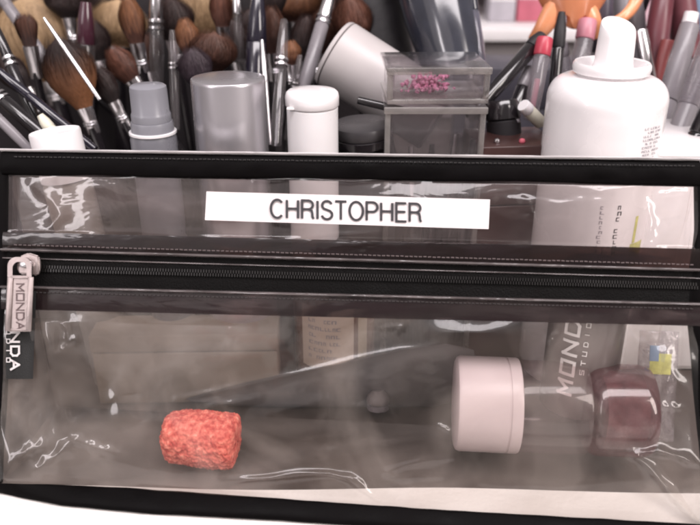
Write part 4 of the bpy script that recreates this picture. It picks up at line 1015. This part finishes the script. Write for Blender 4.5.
binding('side_binding', [(702, 168), (702, 230), (700, 262), (699, 300), (700, 340), (702, 400), (706, 460), (708, 530)], [16, 14, 18, 26, 20, 14, 10, 10], .0040, dy=.0016)

# back panel, bottom panel, side gussets (world coordinates turned into the bag's own)
def grid_obj(name, fn, nx, ny, mat):
    vs = [fn(i / nx, j / ny) for j in range(ny + 1) for i in range(nx + 1)]
    fs = [(j * (nx + 1) + i, j * (nx + 1) + i + 1, (j + 1) * (nx + 1) + i + 1, (j + 1) * (nx + 1) + i) for j in range(ny) for i in range(nx)]
    return mesh_obj(name, vs, fs, mat, bag, True)
fl_ = BAG_M @ L(-3, 489); fr_ = BAG_M @ L(704, 528); tl_ = BAG_M @ L(7, 153, .002); tr_ = BAG_M @ L(698, 162, .002)
bl_ = fl_ + Vector((.004, .050, 0)); br_ = fr_ + Vector((-.004, .050, 0))
for q in (fl_, fr_, bl_, br_): q.z = max(.0052, q.z)
bl_.z = br_.z = .0045
def bil(a, b, c, d, u, v): return a * (1 - u) * (1 - v) + b * u * (1 - v) + c * (1 - u) * v + d * u * v
def f_back(u, v):
    p = bil(bl_, br_, tl_, tr_, u, v); e_ = math.sin(math.pi * v)
    p.y += (.0025 * noise.noise(Vector((u * 9, v * 5, 1))) + .001 * noise.noise(Vector((u * 30, v * 14, 4)))) * e_ + .001 * e_; return BAG_I @ p
grid_obj('back_panel', f_back, 120, 60, M_back)
def f_bot(u, v):
    p = bil(fl_, fr_, bl_, br_, u, v); e_ = math.sin(math.pi * v)
    p.z += (.0007 * noise.noise(Vector((u * 20, v * 4, 2))) + .0004 * noise.noise(Vector((u * 50, v * 9, 6)))) * e_ ; return BAG_I @ p
grid_obj('bottom_panel', f_bot, 160, 24, clear('clear_pvc_floor', (.98, .97, .96), .10, .10, vcol=(.74, .67, .63), rough=.10, bump=.2, bscale=60, vscale=20, ior=1.25, stretch=(.5, 1, 1)))
def f_side(a, b, t, sg):
    def f(u, v):
        p = bil(a, b, t, t + Vector((0, .001, 0)), u, v); p.x += sg * .004 * math.sin(math.pi * u) * (1 - v) + .002 * noise.noise(Vector((u * 4, v * 6, sg))) * math.sin(math.pi * v); return BAG_I @ p
    return f
grid_obj('side_panel', f_side(fl_, bl_, tl_, 1), 20, 50, M_pvc); grid_obj('side_panel', f_side(fr_, br_, tr_, -1), 20, 50, M_pvc)

# name label
def quad_plate(name, corners, dy, th, mat, parent, nx=60, ny=6, wav=.00015):
    vs, fs = [], []
    for side in (0, 1):
        for j in range(ny + 1):
            for i in range(nx + 1):
                u, v = i / nx, j / ny; (a, b, c, d) = [Vector(q) for q in corners]; q = bil(a, b, d, c, u, v)
                p = L(q.x, q.y, dy - side * th); p.y += wav * math.sin(u * 9) + wav * .5 * math.sin(v * 4 + u * 20); vs.append(p)
    n = (nx + 1) * (ny + 1)
    for j in range(ny):
        for i in range(nx):
            a = j * (nx + 1) + i; fs.append((a + n + nx + 1, a + n + nx + 2, a + n + 1, a + n)); fs.append((a, a + 1, a + nx + 2, a + nx + 1))
    for i in range(nx):
        a = i; fs.append((a + n, a + n + 1, a + 1, a)); a = ny * (nx + 1) + i; fs.append((a, a + 1, a + 1 + n, a + n))
    for j in range(ny):
        a = j * (nx + 1); fs.append((a, a + nx + 1, a + nx + 1 + n, a + n)); a += nx; fs.append((a + n, a + n + nx + 1, a + nx + 1, a))
    return mesh_obj(name, vs, fs, mat, parent, True, 45)
LB = [(206.5, 191.5), (490, 199.5), (488.5, 229), (205, 220)]
lab = quad_plate('name_label', LB, -.0034, .00018, M_paper, bag)
# letters, Helvetica-like, drawn as outlines swept with an even stroke
def arc(cx_, cy_, rx, ry, a0, a1, n=14): return [(cx_ + rx * math.cos(R(a0 + (a1 - a0) * i / n)), cy_ + ry * math.sin(R(a0 + (a1 - a0) * i / n))) for i in range(n + 1)]
HG = { # width, strokes in cap-height units
 'C': (.68, [arc(.35, .5, .33, .5, 42, 318, 24)]),
 'H': (.66, [[(.04, 0), (.04, 1)], [(.62, 0), (.62, 1)], [(.04, .53), (.62, .53)]]),
 'R': (.66, [[(.04, 0), (.04, 1), (.36, 1)] + arc(.36, .76, .24, .24, 90, -90, 12) + [(.04, .52)], [(.40, .52), (.54, .44), (.57, .30), (.58, .12), (.64, 0)]]),
 'I': (.10, [[(.05, 0), (.05, 1)]]),
 'S': (.60, [arc(.31, .755, .25, .245, 20, 180, 10) + [(.07, .68), (.14, .58), (.31, .52), (.48, .45), (.57, .34)] + arc(.31, .26, .27, .26, -5, -168, 12)]),
 'T': (.60, [[(0, 1), (.60, 1)], [(.30, 1), (.30, 0)]]),
 'O': (.74, [arc(.37, .5, .35, .5, 0, 360, 30)]),
 'P': (.62, [[(.04, 0), (.04, 1), (.36, 1)] + arc(.36, .74, .24, .26, 90, -90, 12) + [(.04, .48)]]),
 'E': (.56, [[(.56, 1), (.04, 1), (.04, 0), (.57, 0)], [(.04, .53), (.52, .53)]]),
}
def label_word():
    word = 'CHRISTOPHER'; ws = [HG[c][0] for c in word]; gap = .135; tot = sum(ws) + gap * (len(word) - 1)
    x0, x1 = 270.5, 421.5; sc = (x1 - x0) / tot; ch = 18.2; u = 0
    for c in word:
        wd, sts = HG[c]; vs, fs = [], []
        def mp_(q, lf):
            X = x0 + (u + q[0]) * sc; base = 217.6 + (X - 270) * .0290; Yp = base - q[1] * ch
            p = L(X, Yp, -.00400 - lf); return p
        for st in sts:
            st = [Vector(p) for p in st]; hw_ = .066
            closed = (st[0] - st[-1]).length < 1e-4; m_ = len(st); Lp, Rp = [], []
            for i, p in enumerate(st):
                if closed: a, b = st[(i - 1) % (m_ - 1)], st[(i + 1) % (m_ - 1)]
                else: a, b = st[max(0, i - 1)], st[min(m_ - 1, i + 1)]
                d1 = (p - a).normalized() if (p - a).length > 1e-6 else (b - p).normalized(); d2 = (b - p).normalized() if (b - p).length > 1e-6 else d1
                n1 = Vector((-d1.y, d1.x)); n2 = Vector((-d2.y, d2.x)); nn = (n1 + n2); nn = nn.normalized() if nn.length > 1e-6 else n1
                k_ = 1 / max(.5, nn.dot(n1)); e_ = Vector((0, 0))
                Lp.append(p + nn * hw_ * k_); Rp.append(p - nn * hw_ * k_)
            i0 = len(vs)
            for lf in (0, .00012 + .00001 * len(fs) / 50):
                for a, b in zip(Lp, Rp): vs += [mp_(a, lf), mp_(b, lf)]
            q = 2 * m_
            for i in range(m_ - 1):
                a = i0 + 2 * i; fs += [(a + q, a + q + 2, a + q + 3, a + q + 1), (a, a + 2, a + 2 + q, a + q), (a + 1 + q, a + 3 + q, a + 3, a + 1)]
        o = mesh_obj('letter', vs, fs, M_ink, lab, False)
        u += wd + gap
label_word()

# side tag with lettering (reads downwards)
tag = quad_plate('side_tag', [(6, 290), (36, 291), (33, 379), (6, 379)], -.0014, .0006, M_tag, bag, 10, 20, .0002)
def tag_map(xb, yb, dyy):     # word runs down the picture, letter tops to the right
    return lambda u, v, lf: L(xb + v / .00036, yb + u / .00036, dyy - lf)
def word_px(word, xb, yb, h, wl, gap, sw, dyy, mat, parent, nm='letter'):
    k = .00036; return stroke_word(nm, word, h * k, wl * k, gap * k, sw * k, tag_map(xb, yb, dyy), mat, parent, lift=.00005, th=.0001)
word_px('MONDA', 11, 305, 8, 9.2, 4.6, 2.0, -.0024, M_tagtext, tag)
word_px('STUDIO', 6.6, 311, 3.4, 4, 5.4, .9, -.0024, M_tagtext, tag)
# zip slider and pull
P = L(33, 266, 0)
sl = None
bm = bmesh.new()
prof = [(-12, -2), (-9, 9), (0, 13), (11, 10), (12.5, 3), (12.5, -6), (10, -10), (0, -9), (-8, -9)]
k = .00036
vt = [bm.verts.new((P.x + a * k, -.0024, P.z + b * k)) for a, b in prof]; f = bm.faces.new(vt)
r = bmesh.ops.extrude_face_region(bm, geom=[f]); bmesh.ops.translate(bm, verts=[v for v in r['geom'] if isinstance(v, bmesh.types.BMVert)], vec=(0, -.0018, 0))
bmesh.ops.bevel(bm, geom=bm.edges[:], offset=.0005, segments=3, affect='EDGES')
sl = bm_obj('zip_slider', bm, M_pull, bag, True, 40)
bm = bmesh.new()
box(bm, Vector((P.x + 0 * k, -.0052, P.z + 1 * k)), (13 * k, .0018, 7 * k), bev=.0008)
bm_obj('slider_bridge', bm, M_silver, sl, True, 40)
# pull tab: frame with ring opening at top
def pull():
    def outline(off):
        # px offsets: tab from (9,258) to (31,332); rounded top
        x0, x1, yt, yb = 7.5 + off, 31.5 - off, 257 + off, 331.5 - off
        pts = []
        for cx_, cy_, rx, a0, a1 in ((x1 - 9, yt + 9, 9, -90, 0), (x1 - 1.5, yb - 1.5, 1.5, 0, 90), (x0 + 1.5, yb - 1.5, 1.5, 90, 180), (x0 + 9, yt + 9, 9, 180, 270)):
            for i in range(7): a = R(a0 + (a1 - a0) * i / 6); pts.append((cx_ + rx * math.cos(a), cy_ + rx * math.sin(a)))
        return pts
    out = outline(0); n = len(out)
    hole = []
    hx0, hx1, hy0, hy1 = 12.5, 26.5, 261.5, 275.5
    for (x, y) in out: hole.append((min(max(x, hx0), hx1), min(max(y, hy0), hy1)))
    # round the hole top
    hole = []
    for i, (x, y) in enumerate(out):
        if y < 268: a = math.atan2(y - 266, x - 19.5); hole.append((19.5 + 7 * math.cos(a), 268 + 6.5 * math.sin(a)))
        else: hole.append((19.5 + (7 if x > 19.5 else -7) * (1 if abs(y - 331.5) > 1.4 or True else .5), 275.5))
    bm = bmesh.new()
    def ring(pts, dyy): return [bm.verts.new(L(x, y, dyy)) for x, y in pts]
    def tilt(y): return 0
    fo, fi, bo, bi = ring(out, -.0062), ring(hole, -.0062), ring(out, -.0048), ring(hole, -.0048)
    for i in range(n):
        j = (i + 1) % n
        for q in ((fo[i], fo[j], fi[j], fi[i]), (bo[j], bo[i], bi[i], bi[j]), (fo[j], fo[i], bo[i], bo[j]), (fi[i], fi[j], bi[j], bi[i])):
            try:
                bm.faces.new(q)
            except ValueError: pass
    bmesh.ops.remove_doubles(bm, verts=bm.verts[:], dist=1e-6)
    bmesh.ops.dissolve_degenerate(bm, edges=bm.edges[:], dist=1e-6)
    o = bm_obj('pull_tab', bm, M_pull, bag, False)
    # raised frame and recessed face
    for nm, x0, x1, y0, y1 in (('frame_edge', 7.8, 10.4, 277, 331), ('frame_edge', 28.6, 31.2, 277, 331), ('frame_edge', 10.6, 28.4, 276.4, 279), ('frame_edge', 10.6, 28.4, 328.6, 331)):
        a = L(x0, y0, -.0064); b = L(x1, y1, -.0064); c = (a + b) / 2
        box_obj(nm, (c.x, -.0064, c.z), (abs(b.x - a.x), .0006, abs(a.z - b.z)), M_pull, o, bev=.00012)
    word_px('MONDA', 16.5, 284, 7, 7.0, 2.6, 1.3, -.0062, M_engrave, o)
pull()
